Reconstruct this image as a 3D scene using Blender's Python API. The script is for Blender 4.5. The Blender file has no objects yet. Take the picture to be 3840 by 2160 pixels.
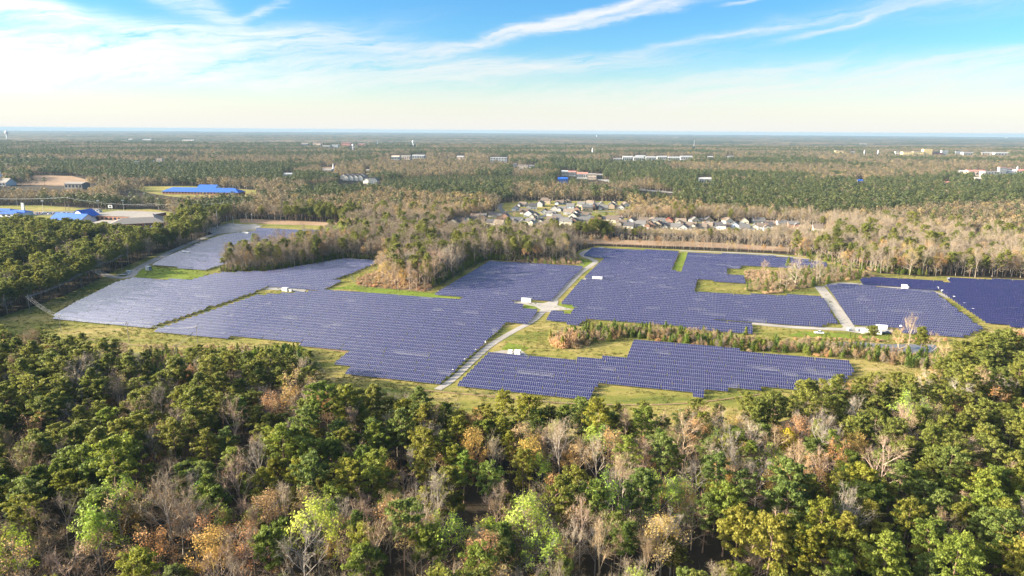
import bpy, math, random
import numpy as np
from mathutils import Vector, Matrix, noise as mnoise

R = math.radians
rng = random.Random(11)
nr = np.random.default_rng(7)
scene = bpy.context.scene
COL = scene.collection

# ------------------------------------------------------------------ camera
H, F, PITCH, ROLL = 120.0, 2560.0, math.atan(590 / 2560), R(0.38)
cd = bpy.data.cameras.new('camera')
cam = bpy.data.objects.new('camera', cd)
COL.objects.link(cam)
cd.sensor_width, cd.lens = 36.0, 24.0
cd.clip_start, cd.clip_end = 1.0, 200000.0
cam.matrix_world = Matrix.Translation((0, 0, H)) @ Matrix.Rotation(R(90) - PITCH, 4, 'X') @ Matrix.Rotation(ROLL, 4, 'Z')
scene.camera = cam

# ------------------------------------------------------------------ light
SUN_EL, SHADOW_AZ = R(17.0), R(2.0)
sun_dir = Vector((-math.cos(SHADOW_AZ) * math.cos(SUN_EL), -math.sin(SHADOW_AZ) * math.cos(SUN_EL), math.sin(SUN_EL)))
sd = bpy.data.lights.new('sun', 'SUN')
sd.energy, sd.angle, sd.color = 5.0, R(0.6), (1.0, 0.87, 0.66)
sun = bpy.data.objects.new('sun', sd)
sun.rotation_euler = sun_dir.to_track_quat('Z', 'Y').to_euler()
COL.objects.link(sun)

scene.view_settings.view_transform = 'Standard'
scene.view_settings.look = 'None'
scene.view_settings.exposure = 2.15
scene.view_settings.gamma = 1.0
scene.view_settings.use_curve_mapping = False
scene.cycles.use_denoising = True
scene.cycles.max_bounces = 5
scene.cycles.diffuse_bounces = 3
scene.cycles.glossy_bounces = 2
scene.cycles.transmission_bounces = 3
scene.cycles.volume_bounces = 0
scene.cycles.transparent_max_bounces = 4
scene.cycles.sample_clamp_indirect = 6.0


class NT:
    """small helper that writes node trees"""
    def __init__(self, tree):
        self.t, self.n, self.l = tree, tree.nodes, tree.links

    def new(self, kind, **kw):
        nd = self.n.new(kind)
        for k, v in kw.items():
            setattr(nd, k, v)
        return nd

    def put(self, sock, v):
        if isinstance(v, bpy.types.NodeSocket):
            self.l.new(v, sock)
        elif isinstance(v, (tuple, list)) and len(v) == 3 and sock.type == 'RGBA':
            sock.default_value = (*v, 1)
        else:
            sock.default_value = v

    def math(self, op, a, b=None, c=None, clamp=False):
        nd = self.new('ShaderNodeMath', operation=op, use_clamp=clamp)
        self.put(nd.inputs[0], a)
        if b is not None: self.put(nd.inputs[1], b)
        if c is not None: self.put(nd.inputs[2], c)
        return nd.outputs[0]

    def mix(self, f, a, b, mode='MIX'):
        nd = self.new('ShaderNodeMix', data_type='RGBA', blend_type=mode)
        nd.clamp_factor = True
        self.put(nd.inputs[0], f); self.put(nd.inputs[6], a); self.put(nd.inputs[7], b)
        return nd.outputs[2]

    def noise(self, vec, scale, detail=3.0, rough=0.55, out='Fac', dist=0.0):
        nd = self.new('ShaderNodeTexNoise')
        if vec is not None: self.l.new(vec, nd.inputs['Vector'])
        nd.inputs['Scale'].default_value = scale
        nd.inputs['Detail'].default_value = detail
        nd.inputs['Roughness'].default_value = rough
        nd.inputs['Distortion'].default_value = dist
        return nd.outputs[out]

    def ramp(self, f, stops, interp='LINEAR'):
        nd = self.new('ShaderNodeValToRGB')
        cr = nd.color_ramp
        cr.interpolation = interp
        while len(cr.elements) < len(stops): cr.elements.new(0.5)
        for e, (p, c) in zip(cr.elements, stops):
            e.position = p
            e.color = (*c, 1) if isinstance(c, (tuple, list)) else (c, c, c, 1)
        self.put(nd.inputs[0], f)
        return nd.outputs[0]

    def maprange(self, v, a, b, c=0.0, d=1.0, smooth=False):
        nd = self.new('ShaderNodeMapRange', interpolation_type='SMOOTHSTEP' if smooth else 'LINEAR')
        self.put(nd.inputs[0], v)
        for i, x in enumerate((a, b, c, d)): nd.inputs[i + 1].default_value = x
        return nd.outputs[0]

    def comb(self, x, y, z):
        nd = self.new('ShaderNodeCombineXYZ')
        for i, v in enumerate((x, y, z)): self.put(nd.inputs[i], v)
        return nd.outputs[0]


# ------------------------------------------------------------------ sky
SKY_STRENGTH = 0.05
world = bpy.data.worlds.new('World')
scene.world = world
world.use_nodes = True
w = NT(world.node_tree)
w.n.clear()
sky = w.new('ShaderNodeTexSky', sky_type='NISHITA')
sky.sun_disc = False
sky.sun_elevation = SUN_EL
sky.sun_rotation = math.atan2(sun_dir.x, sun_dir.y)
sky.altitude = 100
sky.air_density, sky.dust_density, sky.ozone_density = 1.0, 0.6, 2.5
tc = w.new('ShaderNodeTexCoord')
sep = w.new('ShaderNodeSeparateXYZ')
w.l.new(tc.outputs['Generated'], sep.inputs[0])
dx, dy, dz = sep.outputs
az = w.math('MULTIPLY', w.math('ARCTAN2', dx, dy), 180 / math.pi)
el = w.math('MULTIPLY', w.math('ARCSINE', dz), 180 / math.pi)
# clear air: deep blue above, pale low down
elc = w.math('MAXIMUM', el, 0.0)
tint = w.ramp(w.math('DIVIDE', elc, 20.0, clamp=True),
              [(0.0, (1.02, 1.0, 0.93)), (0.10, (0.98, 1.02, 1.00)), (0.16, (0.74, 0.97, 1.02)), (0.30, (0.50, 0.84, 1.04)), (0.46, (0.42, 0.79, 1.05)), (1.0, (0.36, 0.75, 1.07))])
clear = w.mix(1.0, sky.outputs[0], tint, 'MULTIPLY')
lowwhite = w.ramp(w.math('DIVIDE', elc, 12.0, clamp=True), [(0.0, 0.92), (0.08, 0.78), (0.20, 0.42), (0.36, 0.12), (0.52, 0.0), (1.0, 0.0)])
clear = w.mix(lowwhite, clear, (4.35, 4.36, 4.22))
# cirrus: directions warped by noise, then wind-drawn bands plus a fibrous texture
wv = w.comb(w.math('MULTIPLY', az, 0.055), w.math('MULTIPLY', el, 0.16), 0.0)
wn = w.new('ShaderNodeTexNoise')
w.l.new(wv, wn.inputs['Vector'])
wn.inputs['Scale'].default_value, wn.inputs['Detail'].default_value, wn.inputs['Roughness'].default_value = 1.5, 5.0, 0.55
wsep = w.new('ShaderNodeSeparateColor')
w.l.new(wn.outputs['Color'], wsep.inputs[0])
waz = w.math('ADD', az, w.math('MULTIPLY', w.math('SUBTRACT', wsep.outputs[0], 0.5), 9.0))
wel = w.math('ADD', el, w.math('MULTIPLY', w.math('SUBTRACT', wsep.outputs[1], 0.5), 3.2))
BANDS = [  # azimuth, elevation, half length, half width (deg), rise (deg), weight
    (-30, 7.0, 15, 0.8, -7, 0.62), (-34, 5.2, 14, 1.0, 0, 0.55), (-22, 5.9, 9, 0.9, 9, 0.55), (-12, 6.3, 8, 0.8, -4, 0.60), (-28, 3.6, 16, 0.6, -1, 0.5),
    (-24, 8.6, 5, 0.5, -22, 0.55), (-37, 8.7, 5, 0.6, -9, 0.7), (-19.5, 8.6, 2.2, 0.35, 25, 0.6), (-3, 4.6, 13, 0.8, 3, 0.75),
    (-25, 4.4, 14, 0.8, -2, 0.5), (1.8, 7.9, 9.5, 0.42, 13.5, 1.15), (7, 9.2, 4.5, 0.40, 12, 0.7), (8, 8.6, 5.5, 0.22, 10, 0.9),
    (12.2, 9.6, 2.0, 0.2, 8, 0.9), (18.2, 9.8, 1.3, 0.15, 10, 0.55), (16, 7.2, 12, 0.30, 9, 0.50), (24.5, 7.6, 4.5, 0.25, 12, 0.55),
    (28, 3.6, 16, 0.85, 2.5, 0.7), (20, 4.6, 6, 0.45, 7, 0.5), (33, 4.8, 9, 0.55, 3, 0.45), (36, 9.5, 6, 1.2, 10, 0.4), (28, 8.8, 9, 0.8, 8, 0.22), (11, 2.6, 20, 0.9, 0, 0.5)]
tot = None
for (a0, e0, L, W, rise, wt) in BANDS:
    c, s = math.cos(R(rise)), math.sin(R(rise))
    da, de = w.math('SUBTRACT', waz, a0), w.math('SUBTRACT', wel, e0)
    p = w.math('ADD', w.math('MULTIPLY', da, c / L), w.math('MULTIPLY', de, s / L))
    q = w.math('ADD', w.math('MULTIPLY', da, -s / W), w.math('MULTIPLY', de, c / W))
    r2 = w.math('ADD', w.math('MULTIPLY', p, p), w.math('MULTIPLY', q, q))
    g = w.math('MULTIPLY', w.math('EXPONENT', w.math('MULTIPLY', r2, -1.0)), wt)
    tot = g if tot is None else w.math('ADD', tot, g)
# angle from the sun
sdot = w.math('ADD', w.math('ADD', w.math('MULTIPLY', dx, sun_dir.x), w.math('MULTIPLY', dy, sun_dir.y)), w.math('MULTIPLY', dz, sun_dir.z))
sang = w.math('ARCCOSINE', w.math('MINIMUM', w.math('MAXIMUM', sdot, -1.0), 1.0))
# unseen cloud added outside the view, thick near the sun, for western panel reflections
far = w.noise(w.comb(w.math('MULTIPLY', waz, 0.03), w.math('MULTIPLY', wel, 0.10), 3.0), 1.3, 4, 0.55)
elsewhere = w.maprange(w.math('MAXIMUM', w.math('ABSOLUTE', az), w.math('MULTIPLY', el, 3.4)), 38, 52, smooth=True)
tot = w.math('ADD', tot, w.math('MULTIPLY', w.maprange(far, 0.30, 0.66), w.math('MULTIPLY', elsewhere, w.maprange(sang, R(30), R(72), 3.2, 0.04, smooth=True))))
fib = w.noise(w.comb(w.math('MULTIPLY', waz, 0.10), w.math('MULTIPLY', w.math('SUBTRACT', wel, w.math('MULTIPLY', waz, 0.16)), 1.0), 9.0), 1.4, 6, 0.62)
fib2 = w.noise(w.comb(w.math('MULTIPLY', waz, 0.30), w.math('MULTIPLY', w.math('SUBTRACT', wel, w.math('MULTIPLY', waz, 0.10)), 2.6), 5.0), 1.3, 6, 0.65)
cm = w.math('MULTIPLY', tot, w.maprange(w.math('ADD', w.math('MULTIPLY', fib, 0.6), w.math('MULTIPLY', fib2, 0.4)), 0.36, 0.64, 0.06, 1.5))
cm = w.math('SUBTRACT', 1.0, w.math('EXPONENT', w.math('MULTIPLY', cm, -1.35)))
cm = w.math('MULTIPLY', cm, w.maprange(el, -1.0, 0.6))
cloudcol = w.mix(w.maprange(elc, 0, 9), (4.25, 4.2, 4.0), (4.5, 4.55, 4.55))
# forward scatter in cloud, boosted near the sun to brighten western panel reflections
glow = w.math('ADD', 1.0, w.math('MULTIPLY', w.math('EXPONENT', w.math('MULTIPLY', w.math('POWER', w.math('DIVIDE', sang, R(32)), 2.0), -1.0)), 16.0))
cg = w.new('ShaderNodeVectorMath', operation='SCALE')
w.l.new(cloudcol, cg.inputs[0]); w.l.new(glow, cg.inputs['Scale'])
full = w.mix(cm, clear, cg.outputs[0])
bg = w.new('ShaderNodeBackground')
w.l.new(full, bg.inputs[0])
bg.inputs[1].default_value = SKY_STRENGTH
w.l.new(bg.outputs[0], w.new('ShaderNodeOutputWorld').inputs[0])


# ------------------------------------------------------------------ picture <-> ground
def at(x, y, z=0.0):
    """ground point seen at pixel (x, y) of the 3840-wide photograph"""
    u, v = x - 1920, 1080 - y
    c, s = math.cos(ROLL), math.sin(ROLL)
    u2, v2 = u * c - v * s, u * s + v * c
    d = (u2, F * math.cos(PITCH) + v2 * math.sin(PITCH), -F * math.sin(PITCH) + v2 * math.cos(PITCH))
    t = (z - H) / d[2]
    return Vector((d[0] * t, d[1] * t, z))


def to_px(X, Y, Z):
    """numpy: world -> photograph pixels"""
    X, Y, Z = np.asarray(X, float), np.asarray(Y, float), np.asarray(Z, float) - H
    fwd = Y * math.cos(PITCH) - Z * math.sin(PITCH)
    up = Y * math.sin(PITCH) + Z * math.cos(PITCH)
    fwd = np.where(fwd < 1, 1, fwd)
    u2, v2 = X / fwd * F, up / fwd * F
    c, s = math.cos(ROLL), math.sin(ROLL)
    return 1920 + u2 * c + v2 * s, 1080 - (-u2 * s + v2 * c)


def inside(poly, x, y):
    x, y = np.asarray(x), np.asarray(y)
    r = np.zeros(x.shape, bool)
    n = len(poly)
    for i in range(n):
        x0, y0 = poly[i]; x1, y1 = poly[(i + 1) % n]
        if y0 == y1: continue
        hit = ((y0 > y) != (y1 > y)) & (x < (x1 - x0) * (y - y0) / (y1 - y0) + x0)
        r ^= hit
    return r


def ground_poly(pts, z=0.0):
    return [(p.x, p.y) for p in (at(x, y, z) for x, y in pts)]


# ------------------------------------------------------------------ materials
def material(name, rough=0.8, spec=0.3):
    m = bpy.data.materials.new(name)
    m.use_nodes = True
    t = NT(m.node_tree)
    b = t.n['Principled BSDF']
    b.inputs['Roughness'].default_value = rough
    b.inputs['Specular IOR Level'].default_value = spec
    return m, t, b


def plain(name, col, rough=0.7, spec=0.3, var=0.12, scale=1.5, metal=0.0):
    m, t, b = material(name, rough, spec)
    g = t.new('ShaderNodeNewGeometry')
    n = t.noise(g.outputs['Position'], scale, 3)
    c = t.mix(t.maprange(n, 0.3, 0.7), tuple(x * (1 - var) for x in col), tuple(min(1, x * (1 + var)) for x in col))
    t.l.new(c, b.inputs['Base Color'])
    b.inputs['Metallic'].default_value = metal
    return m


def tinted(name, col, rough=0.7, spec=0.3, var=0.10, scale=2.0):
    """base colour times the object's own paint colour"""
    m, t, b = material(name, rough, spec)
    oi = t.new('ShaderNodeObjectInfo')
    g = t.new('ShaderNodeNewGeometry')
    n = t.maprange(t.noise(g.outputs['Position'], scale, 3), 0.3, 0.7, 1 - var, 1 + var)
    c = t.mix(1.0, oi.outputs['Color'], tuple(col), 'MULTIPLY')
    mul = t.new('ShaderNodeVectorMath', operation='SCALE')
    t.l.new(c, mul.inputs[0]); t.l.new(n, mul.inputs['Scale'])
    t.l.new(mul.outputs[0], b.inputs['Base Color'])
    return m


def foliage(name, cols, trans=0.25, rough=0.6):
    """leaf material: hue by tree, light and dark by leaf, times the object's own tint"""
    m, t, b = material(name, rough, 0.25)
    oi = t.new('ShaderNodeObjectInfo')
    a = t.new('ShaderNodeAttribute', attribute_name='shade')
    base = t.ramp(oi.outputs['Random'], [(i / (len(cols) - 1), c) for i, c in enumerate(cols)])
    base = t.mix(1.0, base, oi.outputs['Color'], 'MULTIPLY')
    sc = t.new('ShaderNodeVectorMath', operation='SCALE')
    t.l.new(base, sc.inputs[0])
    t.l.new(t.maprange(a.outputs['Fac'], 0, 1, 0.72, 1.32), sc.inputs['Scale'])
    t.l.new(sc.outputs[0], b.inputs['Base Color'])
    tr = t.new('ShaderNodeBsdfTranslucent')
    t.l.new(sc.outputs[0], tr.inputs[0])
    mx = t.new('ShaderNodeMixShader')
    mx.inputs[0].default_value = trans
    t.l.new(b.outputs[0], mx.inputs[1]); t.l.new(tr.outputs[0], mx.inputs[2])
    t.l.new(mx.outputs[0], t.n['Material Output'].inputs[0])
    return m


def ground_mat(name, stops, scales=(0.02, 0.25, 2.5), bump=0.5, bscale=1.2, stretch=(1, 1)):
    m, t, b = material(name, 0.95, 0.1)
    g = t.new('ShaderNodeNewGeometry')
    mp = t.new('ShaderNodeVectorMath', operation='MULTIPLY')
    t.l.new(g.outputs['Position'], mp.inputs[0])
    mp.inputs[1].default_value = (*stretch, 1)
    v = mp.outputs[0]
    n1, n2, n3 = (t.noise(v, s, 5, 0.6) for s in scales)
    f = t.math('ADD', t.math('MULTIPLY', n1, 0.55), t.math('ADD', t.math('MULTIPLY', n2, 0.30), t.math('MULTIPLY', n3, 0.15)))
    t.l.new(t.ramp(t.maprange(f, 0.34, 0.66), stops), b.inputs['Base Color'])
    if bump:
        bp = t.new('ShaderNodeBump')
        bp.inputs['Strength'].default_value = bump
        bp.inputs['Distance'].default_value = 0.4
        t.l.new(t.noise(g.outputs['Position'], bscale, 4, 0.7), bp.inputs['Height'])
        t.l.new(bp.outputs[0], b.inputs['Normal'])
    return m


def dim(stops, k): return [(p, tuple(c * k for c in col)) for p, col in stops]


M = {}
M['forest_floor'] = ground_mat('forest_floor', [(0, (0.016, 0.014, 0.010)), (0.5, (0.036, 0.028, 0.018)), (1, (0.065, 0.048, 0.030))], (0.01, 0.1, 1.0), 0.6, 0.8)
M['grass'] = ground_mat('grass', [(0, (0.050, 0.070, 0.014)), (0.25, (0.105, 0.120, 0.024)), (0.48, (0.180, 0.165, 0.038)), (0.72, (0.245, 0.195, 0.066)), (1, (0.33, 0.25, 0.12))], (0.022, 0.14, 0.8), 0.9, 1.2, (0.55, 1.9))
M['lush_grass'] = ground_mat('lush_grass', dim([(0, (0.13, 0.20, 0.025)), (0.5, (0.24, 0.33, 0.035)), (1, (0.36, 0.40, 0.07))], 0.50), (0.05, 0.3, 2.0), 0.7, 1.5)
M['sand'] = ground_mat('sand', dim([(0, (0.30, 0.19, 0.11)), (0.5, (0.47, 0.31, 0.19)), (1, (0.60, 0.42, 0.28))], 0.52), (0.03, 0.2, 1.0), 0.5, 0.8)
M['bramble_floor'] = ground_mat('bramble_floor', dim([(0, (0.20, 0.12, 0.07)), (0.5, (0.36, 0.23, 0.13)), (1, (0.52, 0.36, 0.22))], 0.55), (0.06, 0.4, 2.0), 1.0, 0.9)
M['gravel'] = ground_mat('gravel', dim([(0, (0.34, 0.31, 0.27)), (0.5, (0.47, 0.43, 0.38)), (1, (0.58, 0.54, 0.48))], 0.60), (0.05, 0.5, 4.0), 0.3, 2.5)
M['asphalt'] = ground_mat('asphalt', [(0, (0.10, 0.10, 0.10)), (1, (0.17, 0.165, 0.16))], (0.05, 0.5, 4.0), 0.0)
M['concrete'] = ground_mat('concrete', dim([(0, (0.42, 0.40, 0.37)), (1, (0.60, 0.57, 0.52))], 0.5), (0.05, 0.5, 4.0), 0.0)
M['canopy'] = ground_mat('canopy', [(0, (0.022, 0.032, 0.020)), (0.42, (0.045, 0.052, 0.026)), (0.6, (0.12, 0.09, 0.055)), (1, (0.19, 0.14, 0.085))], (0.0012, 0.006, 0.03), 1.0, 0.05, (0.6, 1.6))
M['frame'] = plain('aluminium_frame', (0.37, 0.36, 0.35), 0.40, 0.5, 0.04)
M['dark_frame'] = plain('darker_frame', (0.13, 0.12, 0.12), 0.5, 0.3, 0.05)  # darker frame tone used on the far-eastern array only
M['steel'] = plain('galvanised_steel', (0.42, 0.42, 0.41), 0.45, 0.5, 0.1)
M['white'] = plain('white_paint', (0.58, 0.58, 0.57), 0.45, 0.4, 0.05)
M['pole_wood'] = plain('weathered_pole_wood', (0.27, 0.22, 0.17), 0.85, 0.2, 0.2)
M['wire'] = plain('fence_wire', (0.10, 0.10, 0.095), 0.6, 0.3, .1)
M['cable'] = plain('cable', (0.55, 0.54, 0.52), 0.4, 0.5, 0.05)
M['dark'] = plain('dark_panel', (0.03, 0.032, 0.036), 0.4, 0.4, 0.1)
M['blue'] = plain('blue_paint', (0.02, 0.10, 0.55), 0.45, 0.4, 0.08)
M['blue_roof'] = plain('blue_metal_roof', (0.014, 0.085, 0.36), 0.6, 0.3, 0.08)
M['brick'] = plain('brick_wall', (0.30, 0.15, 0.10), 0.85, 0.2, 0.15, 0.8)
M['grey_roof'] = plain('grey_roof', (0.22, 0.20, 0.18), 0.9, 0.15, 0.12, 0.7)
M['window'] = plain('window_glass', (0.03, 0.04, 0.055), 0.08, 0.6, 0.05)
M['wall_paint'] = tinted('house_wall', (1, 1, 1), 0.8, 0.2)
M['shingle'] = tinted('roof_shingle', (1, 1, 1), 0.9, 0.15, 0.14, 1.0)
M['car_paint'] = tinted('car_paint', (1, 1, 1), 0.25, 0.6, 0.02)
M['rubber'] = plain('rubber', (0.02, 0.02, 0.02), 0.9, 0.1)
M['bark_pine'] = plain('pine_bark', (0.20, 0.135, 0.095), 0.9, 0.1, 0.25, 1.2)
M['bark_grey'] = tinted('grey_bark', (0.30, 0.25, 0.20), 0.9, 0.1, 0.18, 0.8)
M['twig'] = tinted('twigs', (0.265, 0.210, 0.145), 0.9, 0.1, 0.15, 0.8)
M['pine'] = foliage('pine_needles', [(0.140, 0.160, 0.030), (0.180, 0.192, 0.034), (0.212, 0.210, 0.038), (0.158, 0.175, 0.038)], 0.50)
M['cedar'] = foliage('cedar_leaves', [(0.075, 0.125, 0.018), (0.125, 0.160, 0.020), (0.175, 0.185, 0.028)], 0.42)
M['bud'] = foliage('red_brown_buds', [(0.42, 0.25, 0.11), (0.46, 0.32, 0.17), (0.46, 0.34, 0.12), (0.38, 0.28, 0.17)], 0.40)
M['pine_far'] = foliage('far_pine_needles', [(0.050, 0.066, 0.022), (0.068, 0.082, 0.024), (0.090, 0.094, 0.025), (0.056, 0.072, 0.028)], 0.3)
M['fresh'] = foliage('fresh_leaves', [(0.30, 0.38, 0.035), (0.40, 0.44, 0.06), (0.24, 0.34, 0.04)], 0.4)
M['dry_stalk'] = foliage('dry_stalks', [(0.46, 0.30, 0.17), (0.40, 0.29, 0.18), (0.34, 0.25, 0.15)], 0.25)

# solar glass: dark blue cells under glass
m, t, b = material('solar_glass', 0.10, 0.5)
oi = t.new('ShaderNodeObjectInfo')
at_ = t.new('ShaderNodeAttribute', attribute_name='shade')
c = t.ramp(at_.outputs['Fac'], [(0, (0.005, 0.008, 0.046)), (0.5, (0.008, 0.010, 0.062)), (1, (0.014, 0.012, 0.070))])
t.l.new(c, b.inputs['Base Color'])
b.inputs['Roughness'].default_value = 0.38
b.inputs['IOR'].default_value = 1.55
b.inputs['Specular IOR Level'].default_value = 0.35
b.inputs['Coat Weight'].default_value = 0.9
b.inputs['Coat Roughness'].default_value = 0.06
M['solar'] = m

# pond water
m, t, b = material('pond_water', 0.18, 0.4)
b.inputs['Base Color'].default_value = (0.13, 0.115, 0.09, 1)
g = t.new('ShaderNodeNewGeometry')
bp = t.new('ShaderNodeBump'); bp.inputs['Strength'].default_value = 0.15
t.l.new(t.noise(g.outputs['Position'], 0.8, 3), bp.inputs['Height']); t.l.new(bp.outputs[0], b.inputs['Normal'])
M['water'] = m


# ------------------------------------------------------------------ mesh helpers
class MB:
    def __init__(self):
        self.v, self.f, self.m = [], [], []
        self.shade = None

    def face(self, pts, mi=0):
        k = len(self.v)
        self.v.extend(tuple(p) for p in pts)
        self.f.append(tuple(range(k, k + len(pts))))
        self.m.append(mi)

    def box(self, cx, cy, z0, sx, sy, sz, mi=0, rot=0.0, bottom=False):
        c, s = math.cos(rot), math.sin(rot)
        k = len(self.v)
        for z in (z0, z0 + sz):
            for ax, ay in ((-.5, -.5), (.5, -.5), (.5, .5), (-.5, .5)):
                x, y = ax * sx, ay * sy
                self.v.append((cx + x * c - y * s, cy + x * s + y * c, z))
        fs = [(4, 5, 6, 7), (0, 1, 5, 4), (1, 2, 6, 5), (2, 3, 7, 6), (3, 0, 4, 7)]
        if bottom: fs.append((3, 2, 1, 0))
        for q in fs:
            self.f.append(tuple(k + i for i in q)); self.m.append(mi)

    def tube(self, pts, rad, n=6, mi=0, cap=True):
        """tapered tube through points; rad is a list"""
        rings = []
        for i, p in enumerate(pts):
            p = Vector(p)
            d = Vector(pts[min(i + 1, len(pts) - 1)]) - Vector(pts[max(i - 1, 0)])
            if d.length < 1e-6: d = Vector((0, 0, 1))
            d.normalize()
            a = d.orthogonal().normalized(); bb = d.cross(a)
            k = len(self.v)
            for j in range(n):
                t_ = 2 * math.pi * j / n
                self.v.append(tuple(p + (a * math.cos(t_) + bb * math.sin(t_)) * rad[i]))
            rings.append(k)
        for i in range(len(rings) - 1):
            for j in range(n):
                j2 = (j + 1) % n
                self.f.append((rings[i] + j, rings[i] + j2, rings[i + 1] + j2, rings[i + 1] + j)); self.m.append(mi)
        if cap:
            self.f.append(tuple(rings[-1] + j for j in range(n))); self.m.append(mi)

    def strip(self, p0, p1, w0, w1, mi=0):
        p0, p1 = Vector(p0), Vector(p1)
        a = (p1 - p0).orthogonal()
        a.rotate(Matrix.Rotation(rng.random() * 6.28, 3, (p1 - p0).normalized()))
        a.normalize()
        self.face((p0 - a * w0, p0 + a * w0, p1 + a * w1, p1 - a * w1), mi)

    def mesh(self, name, mats):
        me = bpy.data.meshes.new(name)
        me.from_pydata(self.v, [], self.f)
        for mt in mats: me.materials.append(mt)
        if len(mats) > 1: me.polygons.foreach_set('material_index', np.array(self.m, dtype=np.int32))
        if self.shade is not None:
            a = me.attributes.new('shade', 'FLOAT', 'FACE')
            a.data.foreach_set('value', np.asarray(self.shade, dtype=np.float32))
        me.update()
        return me


def leaf_mesh(name, pos, nrm, size, mat, aspect=0.62):
    """many small leaf-sized faces"""
    n = len(pos)
    nrm = nrm / np.maximum(np.linalg.norm(nrm, axis=1, keepdims=True), 1e-6)
    ref = nr.normal(size=(n, 3))
    u = np.cross(nrm, ref); u /= np.maximum(np.linalg.norm(u, axis=1, keepdims=True), 1e-6)
    v = np.cross(nrm, u)
    s = (size * nr.uniform(0.7, 1.35, n))[:, None]
    P = np.stack([pos - u * s, pos + v * s * aspect, pos + u * s, pos - v * s * aspect], 1).reshape(-1, 3)
    me = bpy.data.meshes.new(name)
    me.vertices.add(4 * n); me.vertices.foreach_set('co', P.ravel().astype(np.float32))
    me.loops.add(4 * n); me.loops.foreach_set('vertex_index', np.arange(4 * n, dtype=np.int32))
    me.polygons.add(n); me.polygons.foreach_set('loop_start', np.arange(0, 4 * n, 4, dtype=np.int32))
    me.polygons.foreach_set('loop_total', np.full(n, 4, dtype=np.int32))
    me.materials.append(mat)
    a = me.attributes.new('shade', 'FLOAT', 'FACE')
    a.data.foreach_set('value', nr.random(n).astype(np.float32))
    me.update(); me.validate()
    return me


def put(name, me, parent=None, loc=None, rot=None, scale=None, color=None, label=None, cat=None, group=None, kind=None):
    o = bpy.data.objects.new(name, me)
    if parent is not None: o.parent = parent
    if loc is not None: o.location = loc
    if rot is not None: o.rotation_euler = (0, 0, rot) if not hasattr(rot, '__len__') else rot
    if scale is not None: o.scale = (scale,) * 3 if not hasattr(scale, '__len__') else scale
    if color is not None: o.color = (*color, 1)
    if label: o['label'] = label
    if cat: o['category'] = cat
    if group: o['group'] = group
    if kind: o['kind'] = kind
    COL.objects.link(o)
    return o


def sheet(name, pts, z, mat, kind='structure', world_pts=False):
    """flat polygon on the ground"""
    import bmesh
    P = pts if world_pts else [(p.x, p.y) for p in (at(x, y) for x, y in pts)]
    bm = bmesh.new()
    f = bm.faces.new([bm.verts.new((x, y, z)) for x, y in P])
    bm.normal_update()
    if f.normal.z < 0: f.normal_flip()
    bmesh.ops.triangulate(bm, faces=bm.faces[:])
    me = bpy.data.meshes.new(name)
    bm.to_mesh(me); bm.free()
    me.materials.append(mat)
    return put(name, me, kind=kind)


def ribbon(name, pts, width, z, mat, smooth=3):
    """road along a polyline given in picture points"""
    P = [at(x, y) for x, y in pts]
    for _ in range(smooth):
        Q = [P[0]]
        for a_, b_ in zip(P, P[1:]): Q += [a_ * .75 + b_ * .25, a_ * .25 + b_ * .75]
        P = Q + [P[-1]]
    mb = MB()
    L, Rr = [], []
    for i, p in enumerate(P):
        d = (P[min(i + 1, len(P) - 1)] - P[max(i - 1, 0)]); d.z = 0; d.normalize()
        nn = Vector((-d.y, d.x, 0))
        ww = (width[0] + (width[1] - width[0]) * i / (len(P) - 1)) if hasattr(width, '__len__') else width
        ww *= 0.5 * (1 + 0.10 * mnoise.noise(p * 0.15))
        L.append((p.x + nn.x * ww, p.y + nn.y * ww, z)); Rr.append((p.x - nn.x * ww, p.y - nn.y * ww, z))
    for i in range(len(P) - 1): mb.face((Rr[i], Rr[i + 1], L[i + 1], L[i]))
    return put(name, mb.mesh(name, [mat]), kind='structure')


ORD = ['first', 'second', 'third', 'fourth', 'fifth', 'sixth', 'seventh', 'eighth', 'ninth', 'tenth', 'eleventh', 'twelfth', 'thirteenth',
       'fourteenth', 'fifteenth', 'sixteenth', 'seventeenth', 'eighteenth', 'nineteenth', 'twentieth']
TENS = ['', '', 'twenty', 'thirty', 'forty', 'fifty', 'sixty', 'seventy', 'eighty', 'ninety']


def ordinal(i):
    if i < 20: return ORD[i]
    n = i + 1
    if n % 10 == 0: return TENS[n // 10].replace('ty', 'tieth')
    return TENS[n // 10] + '-' + ORD[n % 10 - 1]


# ------------------------------------------------------------------ ground and its surfaces
def ground_disc(name, radius, z, mat):
    mb = MB()
    rs = [0, 200, 800, 3000, 10000, radius]
    na = 48
    for i in range(len(rs) - 1):
        for j in range(na):
            a0, a1 = 2 * math.pi * j / na, 2 * math.pi * (j + 1) / na
            q = [(rs[i] * math.cos(a0), rs[i] * math.sin(a0), z), (rs[i + 1] * math.cos(a0), rs[i + 1] * math.sin(a0), z),
                 (rs[i + 1] * math.cos(a1), rs[i + 1] * math.sin(a1), z), (rs[i] * math.cos(a1), rs[i] * math.sin(a1), z)]
            mb.face(q if i else [q[0], q[1], q[2]])
    return put(name, mb.mesh(name, [mat]), kind='structure')


ground_disc('ground', 30000, 0.0, M['forest_floor'])

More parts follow.
